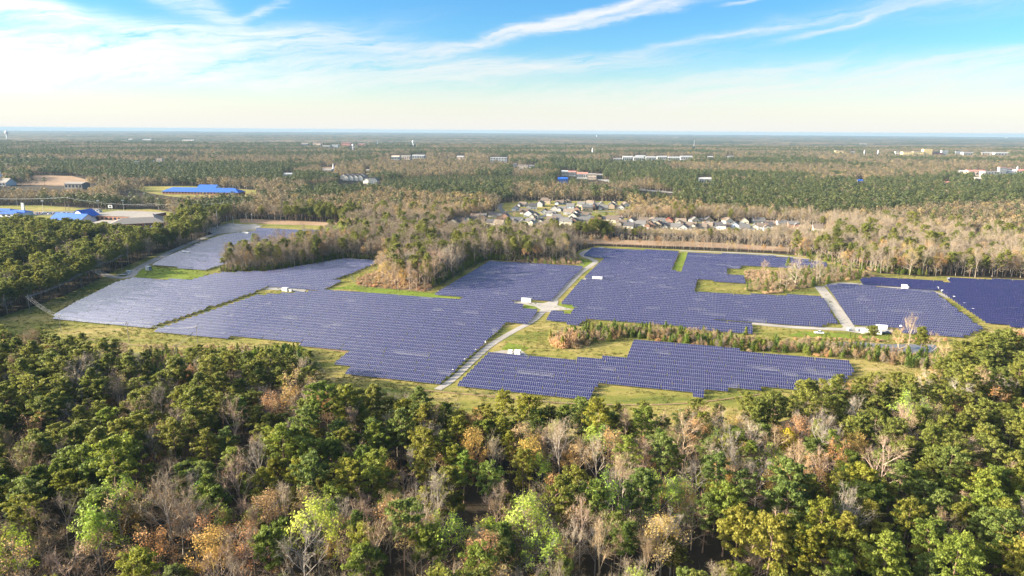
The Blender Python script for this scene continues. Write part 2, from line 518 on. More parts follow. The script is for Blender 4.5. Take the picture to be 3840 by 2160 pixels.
# outline of the open solar field (front edge read from the tree tops, 15 m up)
FRONT = [(4200, 1215), (3840, 1218), (3700, 1235), (3610, 1275), (3560, 1330), (3420, 1405), (3300, 1418), (3130, 1402), (2860, 1462), (2560, 1517), (2209, 1512),
         (2000, 1492), (1700, 1497), (1600, 1478), (1400, 1455), (1290, 1432), (1215, 1425), (1150, 1335), (1000, 1325), (760, 1316), (700, 1335),
         (660, 1400), (600, 1500), (560, 1510), (640, 1390), (670, 1330), (560, 1305), (400, 1290), (250, 1258), (0, 1232), (-250, 1220)]
BACK = [(-250, 1265), (0, 1190), (238, 1110), (373, 1047), (400, 1028), (560, 962), (745, 905), (800, 878), (830, 835), (880, 822), (1215, 842), (1232, 868),
        (1228, 902), (1000, 950), (850, 995), (815, 1020), (1000, 1017), (1290, 968), (1440, 977), (1463, 993), (1400, 1030), (1440, 1070), (1475, 1085), (1594, 1094),
        (1627, 1079), (1780, 990), (1836, 974), (1920, 980), (2160, 985), (2150, 960), (2170, 940), (2240, 922), (2550, 936), (2880, 950), (3050, 963), (3200, 1005),
        (3300, 1025), (3480, 1038), (3560, 1036), (3840, 1048), (4200, 1060)]
FIELD = [(p.x, p.y) for p in (at(x, y, 16.5 if x > 1155 else 5.0 if 700 < x else 3.0 if 555 < x <= 700 else 13.0) for x, y in FRONT)] + ground_poly(BACK, 0.0)
sheet('grass_field', FIELD, 0.06, M['grass'], world_pts=True)

SCHOOL = [(-200, 772), (150, 770), (380, 786), (560, 783), (650, 797), (640, 835), (560, 868), (380, 852), (200, 845), (-200, 832)]
LONGSCHOOL = [(455, 700), (700, 697), (960, 713), (960, 733), (830, 748), (640, 737), (560, 724)]
SANDFIELD = [(110, 657), (270, 660), (370, 684), (250, 697), (30, 693), (130, 675)]
HOUSING = [(1680, 840), (1850, 800), (1880, 762), (1960, 752), (2340, 755), (2380, 785), (2290, 812), (2430, 828), (2850, 838), (3020, 850), (3130, 868), (3080, 880),
           (2700, 874), (2400, 872), (2250, 862), (1960, 856), (1690, 856)]
CORRIDOR = [(2140, 895), (2650, 908), (2960, 928), (2960, 944), (2650, 928), (2150, 912)]
CORRIDOR2 = [(900, 820), (1040, 826), (1270, 836), (1270, 848), (1040, 842), (900, 834)]
sheet('grass_lane', [(690, 1318), (775, 1310), (745, 1390), (672, 1480), (575, 1560), (490, 1545), (600, 1440)], 0.055, M['grass'])
sheet('school_lawn', SCHOOL, 0.05, M['grass'])
sheet('school_field', LONGSCHOOL, 0.05, M['grass'])
sheet('sandy_field', SANDFIELD, 0.05, M['sand'])
sheet('housing_lawn', HOUSING, 0.05, M['grass'])
sheet('cleared_strip', CORRIDOR, 0.08, M['sand'])
sheet('cleared_strip', CORRIDOR2, 0.10, M['sand'])
BRAMBLE = [(1340, 1045), (1400, 1020), (1463, 993), (1500, 1000), (1520, 1060), (1600, 1066), (1628, 1080), (1594, 1094), (1475, 1084), (1334, 1074)]
sheet('bramble_ground', BRAMBLE, 0.12, M['bramble_floor'])
sheet('bramble_ground', [(2790, 1020), (2850, 1012), (2930, 1018), (2960, 1040), (2880, 1062), (2800, 1050)], 0.12, M['bramble_floor'])
sheet('bramble_ground', [(2010, 960), (2150, 962), (2185, 988), (2100, 996), (1900, 984)], 0.12, M['bramble_floor'])
LUSH = [[(1300, 1080), (1400, 1078), (1610, 1098), (1735, 1100), (1724, 1123), (1392, 1104)], [(1330, 1066), (1210, 1088), (1245, 1086), (1400, 1082)],
        [(2100, 1135), (2140, 1140), (2165, 1157), (2120, 1156), (2095, 1147)], [(2080, 1172), (2145, 1166), (2135, 1176)], [(1970, 1142), (2010, 1150), (2028, 1162), (1965, 1156)],
        [(2180, 970), (2225, 985), (2190, 1003), (2170, 1000)], [(2556, 946), (2578, 950), (2555, 1018), (2520, 1015)], [(508, 1022), (560, 1000), (790, 1018), (760, 1040), (700, 1052), (510, 1040)],
        [(1905, 1285), (1990, 1305), (1960, 1318), (1880, 1310)], [(3000, 1245), (3080, 1245), (3230, 1262), (3350, 1262), (3330, 1275), (3100, 1266), (2950, 1262)]]
for k, pl in enumerate(LUSH): sheet('lush_grass_patch', pl, 0.14 + 0.004 * k, M['lush_grass'])

# gravel roads
ribbon('gravel_road', [(1640, 1462), (1690, 1432), (1760, 1366), (1810, 1318), (1850, 1287), (1930, 1240), (2000, 1205), (2030, 1175), (2055, 1146), (2090, 1112), (2129, 1072),
                       (2181, 1019), (2222, 992), (2236, 982), (2222, 973), (2177, 957), (2190, 943), (2260, 928)], (3.8, 5.6), 0.20, M['gravel'])
sheet('gravel_junction', [(1925, 1130), (1960, 1134), (2040, 1138), (2062, 1130), (2085, 1118), (2094, 1130), (2090, 1146), (2150, 1162), (2075, 1165), (2062, 1172), (2020, 1172), (2030, 1163), (2005, 1150), (1965, 1142), (1915, 1137)], 0.216, M['gravel'])
ribbon('gravel_road', [(355, 1010), (380, 1028), (440, 1043), (492, 1040), (505, 1014), (570, 980), (660, 936), (740, 902), (810, 876), (900, 858), (960, 840)], (7, 8), 0.224, M['gravel'])
ribbon('gravel_road', [(3070, 1074), (3085, 1090), (3130, 1150), (3180, 1222), (3190, 1234)], (8, 7), 0.228, M['gravel'])
ribbon('gravel_road', [(2820, 1213), (2950, 1227), (3100, 1234), (3200, 1238), (3340, 1246)], (6, 6), 0.232, M['gravel'])
ribbon('gravel_road', [(3100, 1075), (3150, 1061), (3230, 1066), (3370, 1081), (3500, 1092), (3560, 1118)], (6, 5), 0.236, M['gravel'])
ribbon('sand_track', [(2548, 941), (2700, 946), (2880, 954), (3000, 968), (3090, 985)], (5, 5), 0.240, M['concrete'])
sheet('gravel_pad', [(3160, 1228), (3240, 1226), (3350, 1236), (3345, 1250), (3220, 1250), (3150, 1240)], 0.246, M['gravel'])
sheet('gravel_pad', [(1012, 1076), (1150, 1087), (1142, 1096), (985, 1086)], 0.250, M['concrete'])
sheet('gravel_pad', [(2192, 1041), (2300, 1047), (2302, 1053), (2184, 1049)], 0.250, M['concrete'])
sheet('gravel_pad', [(1880, 1315), (1960, 1318), (1980, 1336), (1845, 1322)], 0.252, M['gravel'])
sheet('gravel_pad', [(770, 862), (860, 838), (985, 846), (960, 860), (880, 872), (800, 880)], 0.256, M['gravel'])
# faint mower tracks and bare streaks in the grass
for k, pl in enumerate(([(2700, 1074), (2760, 1066), (2850, 1078)], [(1100, 1292), (1180, 1306), (1300, 1322)], [(1250, 1312), (1300, 1320), (1330, 1330)], [(300, 1268), (520, 1300), (760, 1300), (1140, 1318)],
                        [(1590, 1466), (1760, 1480), (1930, 1500), (2210, 1520), (2560, 1520), (2850, 1480)])):
    ribbon('worn_track', pl, (0.9, 0.9), 0.262 + 0.004 * k, M['sand'])
POND = [(3090, 1284), (3220, 1284), (3330, 1293), (3420, 1290), (3505, 1294), (3525, 1316), (3445, 1332), (3335, 1322), (3200, 1302), (3095, 1295)]
sheet('pond_water', POND, 0.29, M['water'])

# ------------------------------------------------------------------ distant wooded plain (bumpy canopy out to the horizon)
mb = MB()
rs = [5200 * (30000 / 5200) ** (i / 210) for i in range(211)]
na = 340
V = np.zeros((211, na + 1, 3))
for i, r_ in enumerate(rs):
    a_ = np.linspace(R(-46), R(46), na + 1)
    V[i, :, 0], V[i, :, 1] = r_ * np.sin(a_), r_ * np.cos(a_)
for i in range(211):
    for j in range(na + 1):
        p = Vector((V[i, j, 0], V[i, j, 1], 0))
        V[i, j, 2] = 9 + 7 * mnoise.noise(p * 0.012) + 5 * mnoise.noise(p * 0.04 + Vector((3, 1, 0))) + 16 * max(0, mnoise.noise(Vector((p.x * 0.00018, p.y * 0.0004, 2)))) + nr.uniform(-2.5, 2.5)
mb.v = [tuple(x) for x in V.reshape(-1, 3)]
mb.f = [(i * (na + 1) + j, i * (na + 1) + j + 1, (i + 1) * (na + 1) + j + 1, (i + 1) * (na + 1) + j) for i in range(210) for j in range(na)]
mb.m = [0] * len(mb.f)
put('distant_woodland', mb.mesh('distant_woodland', [M['canopy']]), kind='stuff', label='blue hazy woodland stretching to the horizon')

# ------------------------------------------------------------------ haze
mb = MB(); mb.box(0, 0, -1.0, 62000, 62000, 128.0, bottom=True)
hz = put('haze', mb.mesh('haze', []), kind='stuff')
hm = bpy.data.materials.new('haze_air'); hm.use_nodes = True
ht = NT(hm.node_tree); ht.n.clear()
pv = ht.new('ShaderNodeVolumePrincipled')
pv.inputs['Color'].default_value = (0.21, 0.32, 0.43, 1)
pv.inputs['Density'].default_value = 4.6e-5
pv.inputs['Density Attribute'].default_value = ''
pv.inputs['Anisotropy'].default_value = 0.0
ht.l.new(pv.outputs[0], ht.new('ShaderNodeOutputMaterial').inputs['Volume'])
hz.data.materials.append(hm)

# ------------------------------------------------------------------ solar arrays
RA = R(-15.0)
ex, nx = Vector((math.cos(RA), math.sin(RA), 0)), Vector((-math.sin(RA), math.cos(RA), 0))
PITCH_ROW, MW, ML, TILT, LOW = 5.7, 0.985, 1.98, R(21), 0.75
ct, st = math.cos(TILT), math.sin(TILT)


def module_faces(mb, x0, s0, shades, gap=0.013, fr=0.036):
    """one framed module: aluminium box and the glass set on it"""
    def P(x, s, h): return (x, s * ct - h * st, LOW + s * st + h * ct)
    x1, s1 = x0 + MW - gap, s0 + ML - gap
    a, b_ = x0 + gap, s0 + gap
    T = [P(a, b_, .04), P(x1, b_, .04), P(x1, s1, .04), P(a, s1, .04)]
    B = [P(a, b_, 0), P(x1, b_, 0), P(x1, s1, 0), P(a, s1, 0)]
    mb.face(T, 0); mb.face(B[::-1], 0)
    for i in range(4): mb.face((B[i], B[(i + 1) % 4], T[(i + 1) % 4], T[i]), 0)
    mb.face([P(a + fr, b_ + fr, .046), P(x1 - fr, b_ + fr, .046), P(x1 - fr, s1 - fr, .046), P(a + fr, s1 - fr, .046)], 1)
    sh = nr.random()
    shades.extend([sh] * 7)


tables, frames = {}, {}


def table_mesh(n, var, dark=False):
    var = (var, dark)
    if (n, var) not in tables:
        mb, sh = MB(), []
        for i in range(n):
            for j in range(2): module_faces(mb, i * MW, j * ML + (0.02 if j else 0), sh)
        mb.shade = sh
        tables[(n, var)] = mb.mesh('panel_table', [M['dark_frame'] if dark else M['frame'], M['solar']])
    return tables[(n, var)]


def frame_mesh(n):
    if n not in frames:
        mb = MB()
        L = n * MW
        k = max(2, round(L / 4.2))
        for i in range(k):
            x = L * (i + .5) / k
            for s_ in (0.7, 3.2):
                mb.box(x, s_ * ct, 0, 0.09, 0.09, LOW + s_ * st - 0.03)
        for s_ in (0.5, 1.5, 2.5, 3.5):
            y, z = s_ * ct, LOW + s_ * st
            mb.face(((0, y - .04, z - .05), (L, y - .04, z - .05), (L, y + .04, z - .02), (0, y + .04, z - .02)))
        frames[n] = mb.mesh('support_frame', [M['steel']])
    return frames[n]


mb, sh = MB(), []
module_faces(mb, 0, 0, sh); mb.shade = sh
ONE_PANEL = mb.mesh('solar_panel', [M['frame'], M['solar']])

ARRAYS = [
    ('front array', [(1717, 1440), (1835, 1321), (2004, 1337), (2163, 1348), (2165, 1343), (2257, 1345), (2259, 1339), (2349, 1347), (2375, 1281), (3189, 1351), (3204, 1392), (3130, 1475), (2858, 1446), (2857, 1459), (2756, 1449), (2750, 1462), (2650, 1453), (2647, 1484), (2440, 1461), (2246, 1440), (2211, 1503)]),
    ('middle array', [(581, 1239), (960, 1109), (1143, 1096), (1210, 1088), (1392, 1105), (1724, 1124), (1740, 1114), (1622, 1107), (1836, 980), (1920, 985), (2188, 1001), (2062, 1130), (1922, 1122), (1913, 1135), (1969, 1141), (1961, 1156), (2022, 1162), (1981, 1214), (1904, 1207), (1653, 1440), (1321, 1404), (1294, 1399), (1321, 1368), (1254, 1362), (1321, 1309), (960, 1273)]),
    ('lavender western array', [(499, 1043), (432, 1060), (358, 1097), (280, 1135), (194, 1185), (227, 1200), (563, 1227), (960, 1094), (1001, 1075), (1150, 1086), (1210, 1088), (1284, 1053), (1243, 1049), (1306, 1029), (1433, 978), (1295, 971), (1008, 1018), (812, 1025), (708, 1053)]),
    ('central array', [(2181, 1159), (2162, 1153), (2136, 1138), (2106, 1135), (2181, 1049), (2300, 1055), (2303, 1046), (2192, 1040), (2240, 993), (2270, 969), (2188, 958), (2218, 932), (2548, 943), (2518, 1016), (2555, 1020), (2580, 948), (2880, 960), (3022, 975), (3104, 986), (3100, 1006), (2880, 1001), (2783, 993), (2783, 1005), (2729, 1004), (2729, 1030), (2794, 1038), (2798, 1061), (2615, 1047), (2606, 1099), (2813, 1112), (2815, 1104), (2951, 1113), (2951, 1106), (3087, 1114), (3143, 1211), (3107, 1212), (3070, 1228)]),
    ('strip by the junction', [(2047, 1201), (2066, 1170), (2140, 1177), (2152, 1160), (2181, 1160), (2824, 1211), (2826, 1247), (2200, 1198), (2172, 1217)]),
    ('eastern block', [(3100, 1070), (3160, 1067), (3506, 1094), (3692, 1235), (3599, 1266), (3439, 1252), (3379, 1243), (3368, 1228), (3200, 1218)]),
    ('dark far-eastern array', [(3223, 1049), (3286, 1043), (3566, 1062), (3551, 1045), (3840, 1055), (4050, 1066), (4050, 1244), (3840, 1226), (3700, 1211), (3517, 1086), (3495, 1086), (3234, 1064)]),
    ('far north-western array', [(572, 991), (615, 967), (697, 933), (749, 908), (835, 882), (888, 874), (958, 866), (961, 856), (1216, 866), (1228, 898), (1000, 943), (825, 995), (766, 1013)]),
]
row_boxes = []
panel_budget = 300
for name, poly in ARRAYS:
    P = [at(x, y, 1.3) for x, y in poly]
    Q = [(p.dot(ex), p.dot(nx)) for p in P]
    b0, b1 = min(q[1] for q in Q), max(q[1] for q in Q)
    k0 = math.floor(b0 / PITCH_ROW)
    idx = 0
    for k in range(k0, math.ceil(b1 / PITCH_ROW) + 1):
        b_ = k * PITCH_ROW
        ym = b_ + 1.7
        xs = []
        for (xa, ya), (xb, yb) in zip(Q, Q[1:] + Q[:1]):
            if (ya > ym) != (yb > ym): xs.append(xa + (ym - ya) * (xb - xa) / (yb - ya))
        xs.sort()
        runs = [(a0, a1) for a0, a1 in zip(xs[::2], xs[1::2]) if a1 - a0 > 3.5 * MW]
        if not runs: continue
        for ri, (a0, a1) in enumerate(runs):
            side = '' if len(runs) == 1 else (' western stretch' if ri == 0 else ' eastern stretch' if ri == len(runs) - 1 else ' middle stretch')
            base = ex * a0 + nx * b_
            lab = f'solar panel row{side}, {ordinal(idx)} from the near edge of the {name}'
            root = put('solar_panel_row', None, loc=base, rot=RA, label=lab, cat='solar panels', group='solar panel rows of the ' + name)
            root.empty_display_size = 0.5
            row_tilt = rng.gauss(0, 0.006) + (R(7) if name.startswith('dark') else 0)
            a = 0.0
            first = 14 + (k * 5) % 13
            while a1 - a0 - a > 2.6 * MW:
                n = min(first if a == 0 else 26, int((a1 - a0 - a) / MW))
                if n < 3: break
                var = rng.randrange(3)
                dt = row_tilt + rng.gauss(0, 0.005)
                sup = put('support_frame', frame_mesh(n), root, (a, 0, 0))
                if panel_budget > 0 and name.startswith('front array'):
                    tab = sup
                    for i in range(n):
                        for j in range(2):
                            s_ = j * ML + (0.02 if j else 0)
                            put('solar_panel', ONE_PANEL, sup, (i * MW, s_ * ct, s_ * st))
                    panel_budget -= 2 * n
                else:
                    put('panel_table', table_mesh(n, var, name.startswith('dark')), root, (a, 0, 0), (dt, rng.gauss(0, 0.003), 0), kind='stuff')
                a += n * MW + 0.42
            row_boxes.append((a0, a1, b_))
        idx += 1


def in_rows(X, Y):
    return False


# ------------------------------------------------------------------ white inverter cabinets, combiner boxes, containers
def cabinet(name, x, y, sx, sy, sz, label, cat, rot=RA, vents=2, mat='white', group=None):
    p = at(x, y)
    sx, sy, sz = sx * .85, sy * .85, sz * .9
    root = put(name, None, loc=p, rot=rot, label=label, cat=cat, group=group)
    mb = MB(); mb.box(0, 0, 0.25, sx, sy, sz - 0.25); mb.box(0, 0, 0, sx * .94, sy * .9, 0.25)
    put('body', mb.mesh('body', [M[mat]]), root)
    mb = MB(); mb.box(0, 0, sz, sx * 1.05, sy * 1.06, 0.10, bottom=True)
    put('roof', mb.mesh('roof', [M[mat]]), root)
    for i in range(vents):
        mb = MB(); mb.box(sx / 2 + 0.02, -sy * .25 + sy * .5 * i / max(1, vents - 1), sz * .55, 0.05, sy * .28, sz * .3, bottom=True)
        put('vent', mb.mesh('vent', [M['dark']]), root)
    mb = MB(); mb.box(-sx * .1, -sy / 2 - 0.02, 0.35, sx * .3, 0.04, sz * .72, bottom=True)
    put('door', mb.mesh('door', [M['steel'] if mat == 'white' else M['white']]), root)
    return root


G_INV = 'white inverter cabinets on the gravel pads'
cabinet('inverter_cabinet', 1914, 1327, 2.6, 2.4, 2.4, 'smaller white inverter cabinet behind the front array', 'cabinet', group=G_INV)
cabinet('inverter_cabinet', 1941, 1331, 4.0, 2.6, 3.0, 'larger white inverter cabinet with two dark vents behind the front array', 'cabinet', group=G_INV)
cabinet('inverter_cabinet', 1967, 1133, 5.2, 2.6, 3.3, 'long white inverter cabinet west of the gravel junction', 'cabinet', group=G_INV)
cabinet('transformer_cabinet', 1984, 1134, 3.4, 2.6, 3.0, 'white and blue transformer cabinet west of the gravel junction', 'cabinet', group=G_INV, mat='white')
cabinet('inverter_cabinet', 2231, 1051, 5.0, 2.8, 3.2, 'white inverter cabinet at the notch of the central array, nearer the road', 'cabinet', group=G_INV)
cabinet('inverter_cabinet', 2248, 1052, 5.2, 2.8, 3.4, 'white inverter cabinet at the notch of the central array, further from the road', 'cabinet', group=G_INV)
cabinet('inverter_cabinet', 1070, 1092, 5.0, 2.6, 3.0, 'white inverter cabinet on the pale pad in the western array', 'cabinet', group=G_INV)
cabinet('transformer_cabinet', 1091, 1094, 2.6, 2.2, 2.2, 'small blue-grey transformer on the pale pad in the western array', 'cabinet', group=G_INV, mat='steel')
cabinet('inverter_cabinet', 3391, 1083, 4.6, 2.8, 3.6, 'white inverter cabinet at the upper edge of the eastern block', 'cabinet', group=G_INV)
cabinet('transformer_cabinet', 3402, 1084, 2.2, 2.2, 2.4, 'small white transformer at the upper edge of the eastern block', 'cabinet', group=G_INV)
cabinet('inverter_cabinet', 694, 954, 7.0, 3.0, 3.4, 'white inverter cabinet at the west side of the far array', 'cabinet', group=G_INV)
cabinet('transformer_cabinet', 707, 955, 3.0, 3.0, 3.0, 'small white transformer at the west side of the far array', 'cabinet', group=G_INV)
cabinet('inverter_cabinet', 917, 880, 6.0, 3.0, 3.2, 'white inverter cabinet at the far array below the substation', 'cabinet', group=G_INV)
cabinet('transformer_cabinet', 928, 881, 4.0, 3.0, 3.2, 'white transformer at the far array below the substation', 'cabinet', group=G_INV)
cabinet('transformer_cabinet', 557, 1014, 4.6, 4.0, 4.0, 'blue-grey cabinet alone on the shaded grass by the western road', 'cabinet', mat='steel')
cabinet('portable_office', 483, 1024, 4.0, 2.4, 2.4, 'small white box beside the western gravel road', 'cabinet', vents=0)
# maintenance compound by the pond
cabinet('storage_container', 3305, 1235, 7.2, 2.8, 3.0, 'white storage container nearest the eastern block', 'container', vents=2)
cabinet('storage_container', 3244, 1250, 5.8, 2.6, 2.9, 'cream storage container at the compound behind the lone pine', 'container', vents=0)
cabinet('storage_container', 3296, 1254, 2.8, 2.6, 3.0, 'short cream container beside the pond compound', 'container', vents=0)
for k, (x, y) in enumerate(((3184, 1240), (3219, 1241))):
    p = at(x, y); mb = MB()
    ring = [(p.x - 0.0, p.y, 0.0)]
    root = put('water_tank', None, loc=p, rot=0.3, label=('grey tank lying on the gravel, first from the junction', 'grey tank lying on the gravel beside the container')[k], cat='tank', group='tanks on the gravel pad')
    mb.tube([(-1.4, 0, 0.95), (-1.3, 0, 0.95), (1.3, 0, 0.95), (1.4, 0, 0.95)], [0.5, 0.85, 0.85, 0.5], 12)
    put('barrel', mb.mesh('barrel', [M['white']]), root)
    mb = MB(); mb.box(-0.8, 0, 0, 0.2, 1.2, 0.4); mb.box(0.8, 0, 0, 0.2, 1.2, 0.4)
    put('cradle', mb.mesh('cradle', [M['steel']]), root)

mb = MB(); mb.box(0, 0, 0, 0.08, 0.08, 1.0); mb.box(0.7, 0, 0, 0.08, 0.08, 1.0)
CB_POST = mb.mesh('post', [M['steel']])
mb = MB(); mb.box(0.35, 0, 0.75, 1.1, 0.55, 1.35, bottom=True)
CB_BOX = mb.mesh('box', [M['white']])
cb = [(3514, 1087), (3530, 1098), (3547, 1107), (3574, 1122), (3594, 1134), (3613, 1147), (3645, 1169), (3667, 1186), (3554, 1052), (3374, 1233)]
for i, (x, y) in enumerate(cb):
    lab = f'white combiner box beside the dark eastern array, {ordinal(i)} from the upper end' if i < 8 else ('white combiner box alone at the top corner of the dark array', 'pale combiner box at the foot of the eastern block')[i - 8]
    root = put('combiner_box', None, loc=at(x, y), rot=RA, scale=1.15, label=lab, cat='electrical box', group='white combiner boxes at the row ends')
    put('post', CB_POST, root); put('box', CB_BOX, root)
for i, (x, y) in enumerate([(1819, 1290), (1782, 1321), (1741, 1357), (1697, 1397)]):
    root = put('combiner_box', None, loc=at(x, y), rot=RA, scale=1.0, label=f'grey box on posts where rows meet the gravel road, {ordinal(i)} from the top', cat='electrical box', group='boxes along the gravel road')
    put('post', CB_POST, root); put('box', CB_BOX, root, scale=(0.6, 0.6, 0.9))


# ------------------------------------------------------------------ utility poles, cables, light masts, fences
mb = MB(); mb.tube([(0, 0, 0), (0, 0, 6), (0, 0, 12)], [0.19, 0.16, 0.12], 8)
POLE = mb.mesh('pole', [M['pole_wood']])
mb = MB(); mb.box(0, 0, 11.0, 2.6, 0.14, 0.16, bottom=True); mb.strip((-.9, 0, 11), (0, 0, 10.2), .04, .04); mb.strip((.9, 0, 11), (0, 0, 10.2), .04, .04)
ARM = mb.mesh('crossarm', [M['pole_wood']])
mb = MB(); mb.tube([(0, 0, 0), (0, 0, 0.12), (0, 0, 0.3)], [0.06, 0.10, 0.04], 6)
INSU = mb.mesh('insulator', [M['white']])


def utility_pole(p, h, rot, label, group):
    root = put('utility_pole', None, loc=p, rot=rot, scale=h / 12.0, label=label, cat='utility pole', group=group)
    put('pole', POLE, root); put('crossarm', ARM, root)
    for x in (-1.15, 0, 1.15): put('insulator', INSU, root, (x, 0, 11.16 if x else 12.0))
    return root


def cable(p0, p1, sag, label, group, offs=(-1.15, 0, 1.15), rad=0.035, mat='cable'):
    d = (p1 - p0); L = d.length; d.normalize(); side = Vector((d.y, -d.x, 0))
    mb = MB()
    for o in offs:
        pts = [p0.lerp(p1, i / 12) + side * o - Vector((0, 0, sag * 4 * (i / 12) * (1 - i / 12))) for i in range(13)]
        mb.tube(pts, [rad] * 13, 3, cap=False)
    put('power_cable', mb.mesh('power_cable', [M[mat]]), label=label, cat='power line', group=group)


G_P = 'wooden utility poles round the western field'
poles = [((561, 948), 12.5), ((510, 969), 12.5), ((457, 1012), 13), ((384, 1036), 12), ((306, 1083), 12), ((114, 1176), 12.5), ((230, 1250), 11.5), ((484, 1284), 12.5), ((743, 1301), 12.5), ((668, 1372), 12)]
plab = ['wooden utility pole under the western treeline, farthest up the gravel road', 'wooden utility pole under the western treeline, second down the gravel road', 'wooden utility pole beside the western road fork, field side',
        'wooden utility pole at the track mouth in the western treeline', 'faint wooden utility pole against the dark western trees', 'wooden utility pole below the western treeline near the stepped panels',
        'wooden utility pole on the grass at the western array corner', 'wooden utility pole on the grass in front of the western array', 'tall wooden utility pole standing by the green gap in the grass', 'wooden utility pole in the cleared lane among the pines']
tops = []
for i, ((xy, h), lb) in enumerate(zip(poles, plab)):
    p = at(*xy)
    q = at(*poles[min(i + 1, len(poles) - 1)][0]) if i < len(poles) - 1 else at(*poles[i - 1][0])
    d = q - p
    utility_pole(p, h, math.atan2(d.y, d.x) + R(90), lb, G_P)
    tops.append(p + Vector((0, 0, h * 0.94)))
for i in range(len(tops) - 2):
    cable(tops[i], tops[i + 1], 1.6, f'power cables between utility poles along the western field, {ordinal(i)} span from the far end', 'power cables of the western field')
cable(tops[8], tops[9], 1.4, 'power cables from the tall pole into the cleared lane', 'power cables of the western field')

G_W = 'tall transmission poles beyond the school'
for i, (b_, h) in enumerate([((247, 790), 20), ((259, 789), 20)]):
    p = at(*b_)
    utility_pole(p, h, R(95), ('tall pale transmission pole by the school car park, western one', 'tall pale transmission pole by the school car park, eastern one')[i], G_W)
pA = at(250, 790) + Vector((0, 0, 19.5))
cable(at(-300, 790) + Vector((0, 0, 26)), pA, 5, 'bright transmission cables crossing above the school car park', 'transmission cables', (-2, 0, 2), 0.10)
cable(pA, at(560, 805) + Vector((0, 0, 14)), 3, 'transmission cables sagging toward the western treeline', 'transmission cables', (-2, 0, 2), 0.05)
cable(at(560, 805) + Vector((0, 0, 16)), at(860, 812) + Vector((0, 0, 20)), 3, 'transmission cables running on to the substation', 'transmission cables', (-2, 0, 2), 0.05)

mb = MB(); mb.tube([(0, 0, 0), (0, 0, 17)], [0.22, 0.13], 6)
MAST = mb.mesh('mast', [M['steel']])
mb = MB(); mb.box(0, 0, 16.2, 3.4, 0.25, 1.5, bottom=True)
LAMP = mb.mesh('floodlight_bank', [M['white']])
for i, (x, y) in enumerate([(164, 797), (371, 796), (465, 795), (520, 778), (597, 786), (146, 855), (66, 776)]):
    root = put('floodlight_mast', None, loc=at(x, y), rot=0.3 * i, label=['floodlight mast between the school lawn and parked cars', 'floodlight mast by the ballfield, nearest the long car row', 'floodlight mast behind the flat-roofed school wing', 'floodlight mast in front of the dark trees behind the ballfield',
               'floodlight mast among the pale trees by the brown-roofed school', 'floodlight mast just behind the dark pine wood below the lawn', 'floodlight mast beside the white sign tower'][i], cat='light mast', group='floodlight masts round the school')
    put('mast', MAST, root); put('floodlight_bank', LAMP, root)
for i, (x, y) in enumerate([(512, 638), (518, 640), (525, 638), (580, 636), (599, 637), (667, 632)]):
    root = put('floodlight_mast', None, loc=at(x, y, 0), rot=0.2, scale=1.5, label=f'distant floodlight mast above the far dark pines, {ordinal(i)} from the west', cat='light mast', group='distant floodlight masts')
    put('mast', MAST, root); put('floodlight_bank', LAMP, root)

mb = MB(); mb.tube([(0, 0, 0), (0, 0, 2.2)], [0.045, 0.04], 5)
FPOST = mb.mesh('fence_post', [M['wire']])


def fence(pts, label, group='chain-link fences round the solar field'):
    P = [at(x, y) for x, y in pts]
    root = put('chain_link_fence', None, loc=P[0], label=label, cat='fence', group=group)
    mb = MB(); wm = MB()
    for a_, b_ in zip(P, P[1:]):
        d = b_ - a_; L = d.length; n = max(1, round(L / 3.2)); d.normalize(); up = Vector((0, 0, 1))
        for i in range(n):
            put('fence_post', FPOST, root, a_ + d * (L * i / n) - P[0])
        a0, b0 = a_ - P[0], b_ - P[0]
        for z in (2.12, 0.1): mb.tube([a0 + up * z, b0 + up * z], [0.028, 0.028], 4, cap=False)
        k = int(L / 0.45)
        for i in range(k):   # woven diagonals
            p0 = a0 + d * (L * i / k)
            for sg in (1.9, -1.9):
                if 0 <= L * i / k + sg <= L:
                    wm.strip(p0 + up * 0.1, p0 + d * sg + up * 2.1, 0.007, 0.007)
    put('fence_post', FPOST, root, P[-1] - P[0])
    put('rail', mb.mesh('rail', [M['wire']]), root)
    put('wire_mesh', wm.mesh('wire_mesh', [M['wire']]), root, kind='stuff')


fence([(1143, 1314), (1182, 1360), (1221, 1411)], 'chain-link fence running down beside the young green trees')
fence([(1560, 1458), (1760, 1474), (1925, 1495), (2180, 1530)], 'chain-link fence along the front grass before the pines')
fence([(700, 1335), (655, 1395), (600, 1470)], 'chain-link fence beside the cleared lane in the wood')
fence([(1333, 1076), (1594, 1098), (1700, 1040), (1800, 990)], 'chain-link fence round the tan brambles and central wood')
fence([(1314, 1040), (1332, 1064)], 'short chain-link fence beside the tan brambles')
fence([(2158, 960), (2176, 982), (2190, 1000)], 'chain-link fence beside the bend of the gravel road')
fence([(3240, 1042), (3420, 1046), (3540, 1044)], 'chain-link fence behind the dark eastern array')

